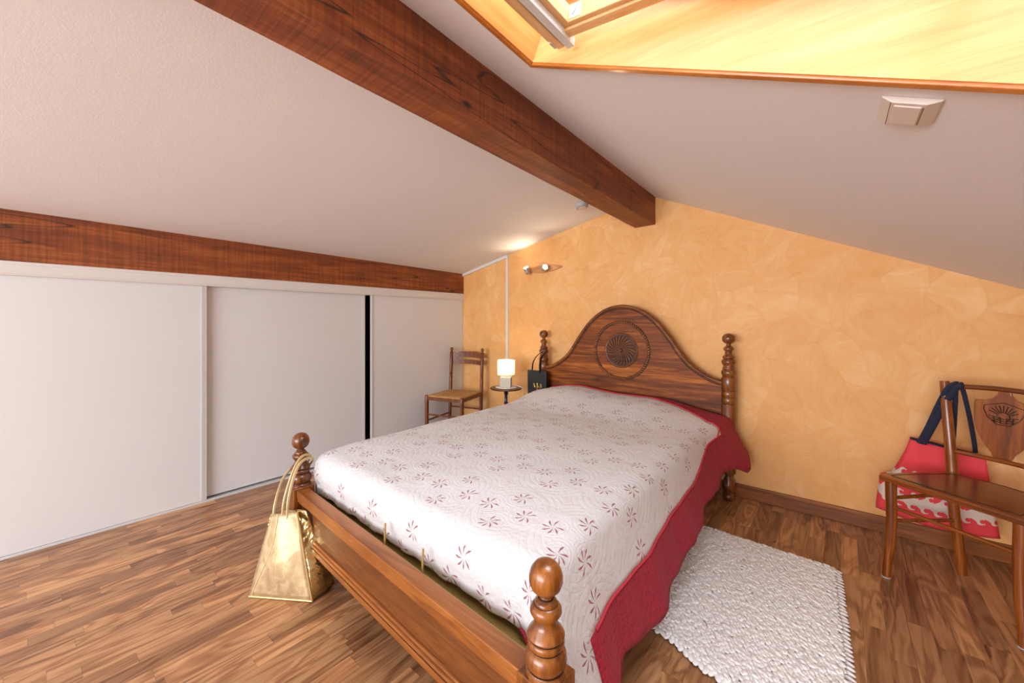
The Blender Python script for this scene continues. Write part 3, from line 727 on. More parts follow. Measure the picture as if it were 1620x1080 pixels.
def quilt_mat():
    t = NT('white_quilted_cotton'); uv = t.coord('UV'); x, y, _ = t.sep(uv)
    gx, gy = .2685, .342
    a = t.m('MULTIPLY', t.m('SUBTRACT', t.m('FRACT', t.m('ADD', t.m('DIVIDE', t.m('ADD', x, .884), gx), 20.5)), .5), gx)
    b = t.m('MULTIPLY', t.m('SUBTRACT', t.m('FRACT', t.m('ADD', t.m('DIVIDE', t.m('SUBTRACT', y, 1.048), gy), 20.5)), .5), gy)
    aa, ab = t.m('ABSOLUTE', a), t.m('ABSOLUTE', b)
    horiz = t.m('GREATER_THAN', t.m('MULTIPLY', aa, 1.12), ab)
    fx = t.m('SUBTRACT', a, t.m('MULTIPLY', t.m('MULTIPLY', t.m('SIGN', a), .080), horiz))
    fy = t.m('SUBTRACT', b, t.m('MULTIPLY', t.m('MULTIPLY', t.m('SIGN', b), .091), t.m('SUBTRACT', 1.0, horiz)))
    ci = t.m('ADD', t.m('MULTIPLY', t.m('FLOOR', t.m('DIVIDE', t.m('ADD', x, 5), .09)), 1.0), t.m('MULTIPLY', t.m('SIGN', a), 0.3))
    r = t.m('SQRT', t.m('ADD', t.m('MULTIPLY', fx, fx), t.m('MULTIPLY', fy, fy)))
    # rotation differs for the four flowers of a group
    rotv = t.m('ADD', t.m('MULTIPLY', t.m('SIGN', a), .45), t.m('MULTIPLY', t.m('SIGN', b), .8))
    th = t.m('ADD', t.m('ADD', t.m('ARCTAN2', fy, fx), rotv), t.m('MULTIPLY', r, 9.0))
    n = 8.0
    q = t.m('DIVIDE', th, 2 * PI / n)
    dq = t.m('MULTIPLY', t.m('SUBTRACT', q, t.m('ROUND', q)), 2 * PI / n)
    lat = t.m('MULTIPLY', t.m('ABSOLUTE', dq), r)
    wdt = t.m('MULTIPLY', t.m('SMOOTH_MIN', t.m('SUBTRACT', r, .002), t.m('MULTIPLY', t.m('SUBTRACT', .0415, r), 2.4), .004), .15)
    wdt = t.m('SUBTRACT', wdt, t.m('MULTIPLY', t.m('LESS_THAN', t.m('ABSOLUTE', t.m('SUBTRACT', q, 2.0)), .5), .05))
    mask = t.m('MULTIPLY', t.m('SUBTRACT', wdt, lat), 1100.0, clamp=True)
    nse = t.noise(uv, 260, 2)
    mask = t.m('MULTIPLY', mask, t.m('ADD', .62, t.m('MULTIPLY', nse, .5)), clamp=True)
    # pale pink stars in the gaps between groups
    cx = t.m('SUBTRACT', aa, gx / 2); cy = t.m('SUBTRACT', ab, gy / 2)
    rs = t.m('SQRT', t.m('ADD', t.m('MULTIPLY', cx, cx), t.m('MULTIPLY', cy, cy)))
    cy2 = ab
    rs2 = t.m('SQRT', t.m('ADD', t.m('MULTIPLY', cx, cx), t.m('MULTIPLY', cy2, cy2)))
    rsm = t.m('MINIMUM', rs, rs2)
    star = t.m('MULTIPLY', t.m('SUBTRACT', .021, rsm), 45.0, clamp=True)
    star = t.m('MULTIPLY', star, t.noise(uv, 110, 2))
    base = t.mix(t.noise(uv, 5, 3), (.63, .625, .64, 1), (.67, .665, .68, 1))
    c = t.mix(t.m('MULTIPLY', star, .55), base, srgb(205, 150, 165))
    c = t.mix(mask, c, srgb(140, 44, 66))
    # quilting lines: rings about each group centre and about the in-between stars
    dg = t.m('SQRT', t.m('ADD', t.m('MULTIPLY', a, a), t.m('MULTIPLY', t.m('MULTIPLY', b, b), .72)))
    d2 = t.m('ADD', dg, t.m('MULTIPLY', t.noise(uv, 7, 2), .02))
    rg = t.m('POWER', t.m('ABSOLUTE', t.m('SINE', t.m('MULTIPLY', d2, PI / .021))), .5)
    rf = t.m('POWER', t.m('ABSOLUTE', t.m('SINE', t.m('MULTIPLY', r, PI / .0135))), .5)
    ins = t.m('LESS_THAN', dg, .088)
    quil = t.m('ADD', t.m('MULTIPLY', rg, t.m('SUBTRACT', 1, ins)), t.m('MULTIPLY', rf, ins))
    wr = t.noise(uv, 60, 4, .6, .8)
    h = t.m('ADD', t.m('MULTIPLY', quil, .42), t.m('MULTIPLY', wr, 1.3))
    h = t.m('ADD', h, t.m('MULTIPLY', mask, -.3))
    big = t.noise(uv, 14, 3, .5)
    return t.fin(c, .85, t.bump(big, .35, .02, t.bump(h, .65, .004)), Sheen_Weight=.25)
def red_mat():
    t = NT('red_crocheted_border'); uv = t.coord('UV')
    hv = t.voro(uv, 62, rnd=.35)
    hol = t.ramp(hv, [(.10, (1, 1, 1)), (.26, (0, 0, 0))])
    c = t.mix(t.noise(uv, 180, 3), srgb(138, 16, 42), srgb(176, 36, 62))
    c = t.mix(t.m('MULTIPLY', hol, .75), c, srgb(78, 6, 22))
    c = t.mix(t.m('MULTIPLY', t.ramp(t.voro(uv, 21), [(.02, (1, 1, 1)), (.05, (0, 0, 0))]), .35), c, srgb(225, 150, 165))
    h = t.m('ADD', t.m('MULTIPLY', hv, 1.3), t.m('MULTIPLY', t.noise(uv, 150, 2), .5))
    return t.fin(c, .85, t.bump(h, .6, .006), Sheen_Weight=.04)
spread = thing('bedspread', 'white quilted bedspread with small burgundy flowers and red crocheted border on bed', 'bedspread', (-1.31, 1.85, 0))
o = mk('quilt', white, quilt_mat(), spread, world=True, ang=180); 
m = o.modifiers.new('thick', 'SOLIDIFY'); m.thickness = .008; m.offset = -1
M_red = red_mat()
o = mk('crocheted_border', red, M_red, spread, world=True, ang=180); o['label'] = 'red crocheted border'
m = o.modifiers.new('thick', 'SOLIDIFY'); m.thickness = .007; m.offset = -1
# raised binding cord where white meets red, along the right side
pts = []
for i, p in enumerate(per):
    if p[2] == 'R' and .985 < cols[i][0][1].y < 2.6:
        pts.append(cols[i][NA + NB_][1] + Vector((.003, 0, 0)))
c_top = [top(i, jb) + Vector((0, 0, .002)) for i in range(nx, -1, -1)]
pts = pts + [cols[[i for i, p in enumerate(per) if p[2] == 'R' and p[0][2] == jb][0]][k][1] + Vector((.002, 0, .002)) for k in (5, 2)] + c_top
pts = [Vector(p) for p in pts]
mb = MB(); mb.tube(pts, .0045, 6); mk('binding', mb, plain('coral_binding', srgb(196, 56, 72), .8, nscale=400, nstr=.4), spread, world=True)
# ================================================================ BAGS
def sheet(rows, thick, name, mat, par, sub=1, uv=None):
    mb = MB(); mb.grid(rows); o = mk(name, mb, mat, par, world=True, ang=180)
    m = o.modifiers.new('thick', 'SOLIDIFY'); m.thickness = thick; m.offset = 0
    return o
# gold bag hanging from the near left bed post
t = NT('gold_metallic_leather'); v = t.coord()
n1 = t.noise(v, 7, 3, .5, .6); n2 = t.noise(v, 26, 5, .6, .9); n3 = t.noise(v, 220, 2)
c = t.mix(t.ramp(n2, [(.4, (0, 0, 0)), (.65, (1, 1, 1))]), srgb(184, 160, 120), srgb(208, 188, 150))
M_gold = t.fin(c, t.m('ADD', .40, t.m('MULTIPLY', n2, .16)), t.bump(n1, .3, .03, t.bump(t.m('ADD', n2, t.m('MULTIPLY', n3, .12)), .25, .004)), .6)
t = NT('gold_foil_gusset'); v = t.coord(); n2 = t.noise(v, 6.5, 3, .5, 1.0)
M_foil = t.fin(srgb(188, 172, 122), .16, t.bump(n2, .7, .04), .95)
gb = thing('gold_tote_bag', 'gold metallic tote bag hanging from the left foot post of the bed', 'bag', (-1.90, .76, 0))
A_, B_, C_, D_ = (Vector(p) for p in ((-1.985, .615, .004), (-1.742, .775, .004), (-1.775, .890, .012), (-2.045, .735, .004)))
T1, T2, T3, T4 = (Vector(p) for p in ((-1.985, .700, .330), (-1.868, .765, .352), (-1.838, .790, .358), (-1.985, .748, .330)))
def quadrows(a, b, c_, d, n1_=14, n2_=16, f=lambda u, v: Vector()):
    # a,b bottom left/right; d,c top left/right
    return [[a.lerp(b, i / n1_).lerp(d.lerp(c_, i / n1_), j / n2_) + f(i / n1_, j / n2_) for i in range(n1_ + 1)] for j in range(n2_ + 1)]
nf = Vector((.55, -.83, .1)).normalized()
def ff(u, v): return nf * (.030 * math.sin(PI * u) * math.sin(PI * min(1, v * 1.1)) * (1 - v * .3) + .004 * math.sin(9 * u + 5 * v) * v)
def fbk(u, v): return -nf * (.012 * math.sin(PI * u) * math.sin(PI * v))
def fg(u, v): return Vector((.035, .02, 0)) * (math.sin(PI * v) * math.sin(PI * u) * .9) - Vector((.045, .01, 0)) * (math.sin(PI * u) * sstep(.45, 1, v)) + Vector((.01, 0, .0)) * math.sin(7 * v + 3 * u) * math.sin(PI * u)
sheet(quadrows(A_, B_, T2, T1, f=ff), .003, 'front_panel', M_gold, gb)
sheet(quadrows(C_, D_, T4, T3, f=fbk), .003, 'back_panel', M_gold, gb)
sheet(quadrows(B_, C_, T3, T2, f=fg), .003, 'side_gusset', M_foil, gb)
sheet(quadrows(D_, A_, T1, T4), .003, 'side_gusset', M_foil, gb)
sheet(quadrows(A_, B_, C_, D_, 4, 4), .003, 'bottom_panel', M_gold, gb)
mb = MB(); mb.tube([A_.lerp(B_, i / 10) + Vector((0, 0, .002)) + ff(i / 10, 0) for i in range(11)], .0045, 8)
mb.tube([B_.lerp(T2, i / 14) for i in range(15)], .0050, 8)
M_seam = plain('gold_piping', srgb(196, 166, 112), .35, .7)
mk('piping', mb, M_seam, gb, world=True)
mb = MB(); pts = []
for i in range(17):
    v_ = i / 16; u_ = .30 - .28 * (1 - sstep(0, .75, v_)) + .02
    pts.append(A_.lerp(B_, u_).lerp(T1.lerp(T2, u_), v_) + ff(u_, v_) + nf * .003)
mb.tube(pts, .0016, 6); mk('stitched_seam', mb, plain('pale_thread', srgb(228, 208, 160), .6), gb, world=True)
M_strap = plain('cream_gold_strap', srgb(205, 184, 138), .4, .3)
post = Vector((FL.x, FL.y, 0))
def strap(pts, r=.0065): 
    return MB().tube([Vector(p) for p in cr([tuple(p) for p in pts], 6)], r, 8, flat=.55)
mk('handle', strap([(-1.930, .728, .30), (-1.934, .735, .38), (-1.946, .762, .46), (-1.960, .800, .535), (-1.972, .838, .562), (-1.992, .878, .545), (-2.040, .884, .50)]), M_strap, gb, world=True)
mk('handle', strap([(-1.908, .742, .30), (-1.914, .745, .38), (-1.930, .768, .46), (-1.948, .802, .525), (-1.960, .842, .548), (-1.985, .888, .53), (-2.045, .892, .48)]), M_strap, gb, world=True)
mk('handle', strap([(-1.975, .708, .29), (-1.984, .716, .36), (-2.015, .742, .41), (-2.052, .780, .455), (-2.070, .83, .49), (-2.055, .874, .495)]), M_strap, gb, world=True)

# small black gift bag on the far left head post
bb = thing('black_gift_bag', 'small black paper gift bag hanging on the left head post', 'bag', (-2.09, 2.915, .46))
mk('bag_body', MB().prism([(-.098, 0), (.098, 0), (.103, .300), (-.103, .300)], lambda p, t: (p[0], -.030 + .065 * t * (1 - .5 * (p[1] > .1)), p[1])), M_black_bag, bb, smooth=False, bevel=.002)
M_ribbon = plain('black_ribbon', (.010, .010, .012, 1), .5)
mk('handle', MB().tube([Vector(p) for p in cr([(-.055, -.022, .28), (-.045, -.026, .36), (-.005, -.036, .42), (.040, -.040, .455), (.060, -.01, .475)], 5)], .010, 8, flat=.25), M_ribbon, bb)
mk('handle', MB().tube([Vector(p) for p in cr([(.035, -.024, .28), (.038, -.030, .36), (.058, -.040, .42), (.078, -.020, .455), (.056, .02, .49), (.02, .055, .50)], 5)], .016, 8, flat=.25), M_ribbon, bb)
M_foilp = plain('gold_foil_print', srgb(214, 170, 90), .3, .7)   # gold script scribble and a little flower, as on the bag
for pts in ([(-.040, .150), (-.030, .185), (-.020, .150), (-.012, .168), (-.004, .150)], [(.0, .150), (.006, .190), (.014, .150), (.022, .166), (.030, .152)], [(.010, .14), (.03, .135), (.045, .19), (.05, .15)]):
    mb = MB(); mb.tube([(x, -.0315, z) for x, z in cr(pts, 4)], .0016, 5); mk('gold_lettering', mb, M_foilp, bb)
mk('gold_line', MB().tube([(-.035, -.0315, .062), (.0, -.0315, .062)], .003, 5), M_foilp, bb)
mk('printed_flower', MB().lathe([(.010, 0), (.008, .002), (.001, .003)], M=Matrix.Translation((.006, -.031, .135)) @ Matrix.Rotation(R(90), 4, 'X'), n=8), plain('red_print', srgb(196, 70, 50), .5), bb)

# ================================================================ LEFT CHAIR
ch = thing('ladder_back_chair', 'brown rustic ladder back chair with woven rush seat beside side table', 'chair', (-2.975, 2.715, 0), R(15.5))
hw, hd_ = .186, .19
def post_prof(top_, seat=.46):
    return [(.015, 0), (.0175, .04), (.018, .60), (.016, .635), (.019, .642), (.015, .650), (.019, .658), (.016, .666), (.018, .680), (.018, top_ - .055), (.012, top_ - .046), (.010, top_ - .042), (.015, top_ - .034), (.0175, top_ - .020), (.013, top_ - .006), (.001, top_)]
for s in (-1, 1):
    Mx = Matrix.Translation((s * hw, hd_, 0)) @ Matrix.Rotation(R(-3), 4, 'X')
    mk('back_leg', MB().lathe(post_prof(.925), M=Mx, n=16), M_chair, ch)
    mk('front_leg', MB().lathe([(.014, 0), (.018, .03), (.020, .40), (.020, .475), (.017, .482), (.001, .484)], c=(s * (hw + .012), -hd_, 0), n=16), M_chair, ch)
def slat(z0, z1, crest):
    mb = MB(); rows = []
    for side in (0, 1):
        pass
    n = 14; f0 = []; 
    outer = []
    for i in range(n + 1):
        u = i / n; x = lerp(-hw + .01, hw - .01, u); y = hd_ - .035 + .012 + .030 * (1 - (2 * u - 1) ** 2)
        y = hd_ + .008 + .026 * (1 - (2 * u - 1) ** 2)
        zt = z1 + (crest * (sstep(.12, .22, u) - sstep(.78, .88, u)) if crest else .006 * math.sin(PI * u))
        zb = z0 + .008 * math.sin(PI * u)
        outer.append((x, y + .035, zb, zt))
    for (xa, ya_, ba, ta), (xb_, yb_, b2, t2) in zip(outer, outer[1:]):
        A = [(xa, ya_, ba), (xb_, yb_, b2), (xb_, yb_, t2), (xa, ya_, ta)]; quadbox(mb, A, (0, .010, 0))
    bmesh.ops.remove_doubles(mb.bm, verts=mb.bm.verts, dist=.0002)
    return mb
mk('backrest_slat', slat(.812, .858, .022), M_chair, ch, smooth=False)
mk('backrest_slat', slat(.742, .788, 0), M_chair, ch, smooth=False)
# rush seat, woven in four triangles
t = NT('woven_rush'); v = t.coord(); x, y, z = t.sep(v)
horiz = t.m('GREATER_THAN', t.m('ABSOLUTE', x), t.m('ABSOLUTE', y))
co = t.m('ADD', t.m('MULTIPLY', y, horiz), t.m('MULTIPLY', x, t.m('SUBTRACT', 1, horiz)))
lines = t.m('ABSOLUTE', t.m('SINE', t.m('MULTIPLY', co, PI / .011)))
c = t.ramp(t.m('ADD', t.m('MULTIPLY', lines, .5), t.m('MULTIPLY', t.noise(v, 40, 3), .5)), [(.25, srgb(124, 82, 36)), (.5, srgb(186, 138, 76)), (.8, srgb(214, 174, 112))])
M_rush = t.fin(c, .7, t.bump(lines, .6, .005))
mb = MB(); rows = []
for j in range(13):
    v_ = j / 12; row = []
    for i in range(13):
        u_ = i / 12; w_ = lerp(hw + .012, hw, v_)
        e_ = min(1, 5 * min(u_, 1 - u_, v_, 1 - v_))
        row.append((lerp(-w_, w_, u_), lerp(-hd_ - .008, hd_ + .02, v_), .478 + .010 * math.sqrt(max(0, e_)) - .008 * math.sin(PI * u_) * math.sin(PI * v_)))
    rows.append(row)
mb.grid(rows); o = mk('rush_seat', mb, M_rush, ch); m = o.modifiers.new('s', 'SOLIDIFY'); m.thickness = .022; m.offset = -1
mb = MB()
mb.beam((-hw - .01, -hd_, .452), (hw + .01, -hd_, .452), .022, .034); mb.beam((-hw, hd_ + .02, .452), (hw, hd_ + .02, .452), .020, .034)
for s in (-1, 1): mb.beam((s * (hw + .01), -hd_, .452), (s * hw, hd_ + .02, .452), .020, .034)
mk('seat_frame', mb, M_chair, ch, smooth=False, bevel=.003)
for z, yy2 in ((.295, -1), (.30, 1)):
    mk('stretcher', MB().tube([(-hw, yy2 * hd_ + (.015 if yy2 > 0 else 0), z), (hw, yy2 * hd_ + (.015 if yy2 > 0 else 0), z)], .009), M_chair, ch)
for s in (-1, 1):
    mk('stretcher', MB().tube([(s * (hw + .01), -hd_, .235), (s * hw, hd_ + .012, .235)], .009), M_chair, ch)

# ================================================================ SIDE TABLE AND LAMP
tb = thing('side_table', 'small round dark pedestal table holding the bedside lamp', 'side table', (-2.345, 2.765, 0))
M_ttop = plain('dark_table_top', srgb(70, 46, 30), .3, var=.2)
mk('tabletop', MB().lathe([(.120, .583), (.140, .586), (.146, .592), (.144, .598), (.138, .600), (.001, .600)], n=48), M_ttop, tb)
mk('pedestal', MB().lathe([(.030, .20), (.034, .215), (.022, .24), (.016, .27), (.020, .33), (.026, .38), (.020, .43), (.014, .45), (.022, .46), (.014, .47), (.013, .53), (.020, .55), (.014, .56), (.030, .58), (.030, .586)], n=24), M_blackwood, tb)
for k in range(3):
    a = R(90 + 120 * k); d = Vector((math.cos(a), math.sin(a), 0))
    mk('leg', MB().tube([Vector((0, 0, .23)) + d * .015, Vector((0, 0, .21)) + d * .07, Vector((0, 0, .12)) + d * .13, Vector((0, 0, .03)) + d * .165, Vector((0, 0, .012)) + d * .19], [.016, .015, .012, .010, .012]), M_blackwood, tb)
# lace doily
mb = MB(); n = 60; z0 = .6015
ctr = mb.bm.verts.new((0, 0, z0)); rim = []
for k in range(n * 2):
    a = PI * k / n; r_ = .093 + .006 * math.cos(a * 15); rim.append(mb.bm.verts.new((r_ * math.cos(a), r_ * math.sin(a), z0 + .0012 * math.cos(a * 15))))
for k in range(2 * n): mb.bm.faces.new((ctr, rim[k], rim[(k + 1) % (2 * n)]))
mb.bm.transform(Matrix.Translation((-2.345, 2.765, 0)))
dn = mk('lace_doily', mb, plain('white_lace', (.72, .70, .66, 1), .9, nscale=200, nstr=.6)); dn.location = (0, 0, 0)
m = dn.modifiers.new('s', 'SOLIDIFY'); m.thickness = .002; m.offset = 1
tag(dn, 'white scalloped lace doily under the small lamp', 'doily')
lp = thing('table_lamp', 'small lit table lamp with fluted cream base and round white shade', 'lamp', (-2.345, 2.765, .605), R(30))
t = NT('fluted_ceramic'); v = t.coord(); x, y, z = t.sep(v)
fl = t.m('ABSOLUTE', t.m('SINE', t.m('MULTIPLY', t.m('ADD', x, y), PI / .010)))
M_cer = t.fin((.55, .52, .46, 1), .5, t.bump(fl, .5, .004))
mk('lamp_base', MB().box((-.049, -.040, 0), (.049, .040, .092)), M_cer, lp, smooth=False, bevel=.004)
mk('lamp_neck', MB().lathe([(.012, .09), (.012, .118), (.010, .135), (.001, .136)], n=16), M_silver, lp)
t = NT('lampshade_fabric'); tr = t.n('ShaderNodeBsdfTranslucent'); tr.inputs[0].default_value = (.95, .88, .74, 1)
mx = t.n('ShaderNodeMixShader'); mx.inputs[0].default_value = .5
t.fin((.85, .80, .70, 1), .8, t.bump(t.noise(t.mapping(t.coord(), (60, 60, 500)), 1, 2), .15, .002))
t.t.links.new(t.b.outputs[0], mx.inputs[1]); t.t.links.new(tr.outputs[0], mx.inputs[2]); t.t.links.new(mx.outputs[0], t.out.inputs[0])
mb = MB(); rows = [[(.0785 * math.cos(2 * PI * k / 48), .0785 * math.sin(2 * PI * k / 48), z) for k in range(49)] for z in (.110, .145, .18, .21, .242)]
mb.grid(rows); bmesh.ops.remove_doubles(mb.bm, verts=mb.bm.verts, dist=.0001)
mk('lamp_shade', mb, t.mat, lp)
for zz_ in (.111, .241):
    mb = MB(); mb.tube([(.0785 * math.cos(2 * PI * k / 40), .0785 * math.sin(2 * PI * k / 40), zz_) for k in range(41)], .0018, 6)
    mk('shade_ring', mb, plain('white_shade_rim', (.75, .72, .66, 1), .6), lp)
mk('bulb', MB().lathe([(.010, .136), (.022, .155), (.026, .172), (.020, .190), (.001, .198)], n=16), M_bulb, lp)
ld = bpy.data.lights.new('table_lamp_light', 'POINT'); ld.energy = 1.0; ld.color = (1, .78, .50); ld.shadow_soft_size = .03
lo = bpy.data.objects.new('table_lamp_light', ld); C.objects.link(lo); lo.parent = lp; lo.location = (0, 0, .215)
mk('power_cord', MB().tube([Vector(p) for p in cr([(-2.30, 2.79, .615), (-2.25, 2.83, .612), (-2.215, 2.84, .598), (-2.205, 2.85, .54), (-2.215, 2.88, .44), (-2.26, 2.95, .25), (-2.30, 3.04, .12)], 6)], .003, 6), M_silver, lp, world=True)

# ================================================================ RIGHT CHAIR
rc_ = thing('bentwood_chair', 'brown bentwood chair with carved shield back and embossed seat beside back wall', 'chair', (.3425, 2.447, 0), math.atan2(-.56, .829))
# local: x along the front edge, y towards the back
for s in (-1, 1):
    mk('front_leg', MB().tube([(s * .214, .000, 0), (s * .2125, .004, .06), (s * .203, .010, .16), (s * .200, .012, .28), (s * .203, .012, .456)], [.0155, .0165, .019, .020, .0215], 16), M_seatchair, rc_)
    mk('leg_cap', MB().lathe([(.017, 0), (.017, .004), (.014, .005)], c=(s * .214, 0, 0), n=16), M_grey_plastic, rc_)
    mk('back_leg', MB().tube([Vector(p) for p in cr([(s * .125, .372, 0), (s * .135, .362, .14), (s * .146, .352, .30), (s * .150, .348, .46), (s * .160, .352, .60), (s * .178, .366, .76), (s * .196, .384, .905)], 4)], [.0175 + .0035 * math.sin(PI * i / 24) for i in range(25)], 16), M_seatchair, rc_)
# seat with curved sides
def seat_poly(k=0):
    pts = [(-.235 + k, -.020 + k), (.235 - k, -.020 + k)]
    for i in range(1, 9):
        u = i / 8; pts.append((lerp(.235, .165, u ** 1.3) - k, -.02 + k + (.35 - 1.6 * k) * u))
    for i in range(1, 12):
        u = i / 12; pts.append((lerp(.165 - k, -.165 + k, u), .33 - .6 * k + .028 * math.sin(PI * u)))
    for i in range(8, 0, -1):
        u = i / 8; pts.append((-lerp(.235, .165, u ** 1.3) + k, -.02 + k + (.35 - 1.6 * k) * u))
    return pts
o = mk('seat', MB().prism(seat_poly(), lambda p, t: (p[0], p[1], .452 + .026 * t)), M_seatchair_x, rc_, smooth=False, bevel=.007, seg=3)
mk('seat_panel', MB().prism(seat_poly(.036), lambda p, t: (p[0], p[1], .472 + .0072 * t)), M_seatpanel, rc_, smooth=False, bevel=.001)
mk('seat_groove', MB().tube([Vector((p[0], p[1], .4785)) for p in seat_poly(.033) + [seat_poly(.033)[0]]], .0018, 6), M_groove, o)
mk('stretcher', MB().tube([(-.20, .012, .335), (.20, .012, .335)], .0085), M_seatchair_x, rc_)
mk('stretcher', MB().tube([(-.146, .352, .345), (.146, .352, .345)], .0085), M_seatchair_x, rc_)
for s in (-1, 1):
    mk('stretcher', MB().tube([(s * .20, .012, .375), (s * .148, .350, .375)], .0085), M_seatchair, rc_)
    mk('stretcher', MB().tube([(s * .20, .012, .270), (s * .142, .354, .250)], .0085), M_seatchair, rc_)
mk('top_rail', MB().tube([(lerp(-.192, .192, i / 16), .380 + .022 * math.sin(PI * i / 16), .882 + .012 * math.sin(PI * i / 16)) for i in range(17)], .0115, 12), M_seatchair_x, rc_)
mk('lower_back_rail', MB().tube([(lerp(-.158, .158, i / 16), .352 + .020 * math.sin(PI * i / 16), .578) for i in range(17)], .0105, 12), M_seatchair_x, rc_)
sp = [(.019, .885), (.022, .868), (.036, .850), (.062, .838), (.094, .836), (.097, .80), (.095, .74), (.084, .69), (.062, .645), (.036, .608), (.026, .580)]
poly = [(x, z) for x, z in sp] + [(-x, z) for x, z in reversed(sp)]
o = mk('back_splat', MB().prism(poly, lambda p, t: (p[0], .386 - .006 + .012 * t + (p[1] - .88) * .075 + .018, p[1])), M_seatchair, rc_, smooth=False, bevel=.002)
mb = MB()
def sy(z): return .386 - .006 + (z - .88) * .075 + .0165
def ln(pts, r=.0016): mb.tube([(x, sy(z), z) for x, z in pts], r, 5)
ln([(-.062, .815), (-.062, .795), (-.05, .765), (-.02, .735), (.02, .735), (.05, .765), (.062, .795), (.062, .815), (.0, .835), (-.062, .815)])
for k in range(9):
    a = R(25 + 130 * k / 8); ln([(.022 * math.cos(a), .775 + .018 * math.sin(a)), (.050 * math.cos(a), .775 + .048 * math.sin(a))])
ln([(.020 * math.cos(R(a)), .772 + .020 * math.sin(R(a))) for a in range(0, 361, 30)])
for k in range(3): ln([(-.046 + .006 * k, .772 - .010 * k), (.0, .762 - .010 * k), (.046 - .006 * k, .772 - .010 * k)])
for k in range(4): ln([(-.03 + .02 * k, .770), (-.026 + .018 * k, .742)])
mk('carving', mb, M_groove, o)

# ---------------------------------------------------------------- red wave bag on the chair's back
rb = thing('red_beach_bag', 'red canvas bag with white wave pattern hanging behind bentwood chair', 'bag', (.36, 2.99, 0))
t = NT('red_canvas_white_waves'); v = t.coord('UV'); x, y, z = t.sep(v)
# UV: u metres across, v metres up. Wave bands: crests curl like running waves
def waves(v0, amp, per_, flip, shift):
    X = t.m('MULTIPLY', t.m('FRACT', t.m('ADD', t.m('DIVIDE', x, per_), shift)), per_ / amp)
    Yv = t.m('MULTIPLY', t.m('SUBTRACT', y, v0), flip / amp); W_ = per_ / amp
    def disc(cx, cy, r_):
        dx = t.m('SUBTRACT', X, cx); dy = t.m('SUBTRACT', Yv, cy)
        return t.m('LESS_THAN', t.m('ADD', t.m('MULTIPLY', dx, dx), t.m('MULTIPLY', dy, dy)), r_ * r_)
    body = t.m('LESS_THAN', Yv, t.m('ADD', .12, t.m('MULTIPLY', t.m('POWER', t.m('MINIMUM', t.m('DIVIDE', X, W_ * .66), 1.0), 1.5), .80)))
    body = t.m('MAXIMUM', body, disc(W_ * .70, .62, .40))
    cut = t.m('MAXIMUM', disc(W_ * .86, .50, .30), disc(W_ * -.14, .50, .30))
    body = t.m('MULTIPLY', body, t.m('SUBTRACT', 1.0, cut))
    return t.m('MAXIMUM', t.m('MULTIPLY', body, t.m('GREATER_THAN', Yv, -.01)), 0.0)
def flat_(a_, b_): return t.m('MULTIPLY', t.m('GREATER_THAN', y, a_), t.m('LESS_THAN', y, b_))
b1 = t.m('MAXIMUM', waves(.214, .036, .058, 1, .2), flat_(.190, .215))
b2 = t.m('MAXIMUM', t.m('MAXIMUM', waves(.118, .032, .058, 1, .3), waves(.094, .034, .050, -1, .1)), flat_(.093, .119))
wmask = t.m('MAXIMUM', b1, b2)
edge_ = t.m('LESS_THAN', t.m('ABSOLUTE', y), .004)
c = t.mix(t.noise(v, 200, 2), srgb(220, 58, 66), srgb(232, 74, 80)); c = t.mix(wmask, c, srgb(222, 205, 190))
M_redbag = t.fin(c, .8, t.bump(t.noise(v, 600, 2), .25, .002))
def redsheet(y0, bulge, name):
    mb = MB(); rows = []; uvs = []
    nu, nv_ = 24, 20
    for j in range(nv_ + 1):
        v_ = j / nv_; row = []
        for i in range(nu + 1):
            u_ = i / nu
            L = Vector((lerp(.150, .290, sstep(-.1, 1.15, v_) if v_ > .45 else v_ * .3), 0, lerp(.178, .580, v_)))
            Rr = Vector((lerp(.590, .545, v_), 0, lerp(.158, .535, v_)))
            p = L.lerp(Rr, u_); p.z -= .022 * math.sin(PI * u_) * (1 - v_)
            p.y = y0 - bulge * math.sin(PI * u_) ** .7 * math.sin(PI * min(1, .15 + v_ * .85)) * (1 - .6 * v_) + .005 * math.sin(12 * u_ + 4 * v_)
            row.append(p); uvs.append((u_ * .44, v_ * .40))
        rows.append(row)
    mb.grid(rows)
    l_ = mb.bm.loops.layers.uv.new('cloth'); mb.bm.verts.index_update(); mb.bm.verts.ensure_lookup_table()
    for f in mb.bm.faces:
        for l in f.loops: l[l_].uv = uvs[l.vert.index]
    o = mk(name, mb, M_redbag, rb, world=True, ang=180); m = o.modifiers.new('s', 'SOLIDIFY'); m.thickness = .004; m.offset = 0
    return rows
rows = redsheet(2.968, .045, 'front_panel'); rows2 = redsheet(3.0, -.045, 'back_panel')
mb = MB(); mb.tube([p + Vector((0, .012, 0)) for p in rows[0]], .009, 8, flat=.5); mk('navy_base_trim', mb, M_navy, rb, world=True)
mk('navy_rim', MB().tube([p for p in rows[-1]], .0045, 6), M_navy, rb, world=True)
mk('navy_rim', MB().tube([p for p in rows2[-1]], .0045, 6), M_navy, rb, world=True)
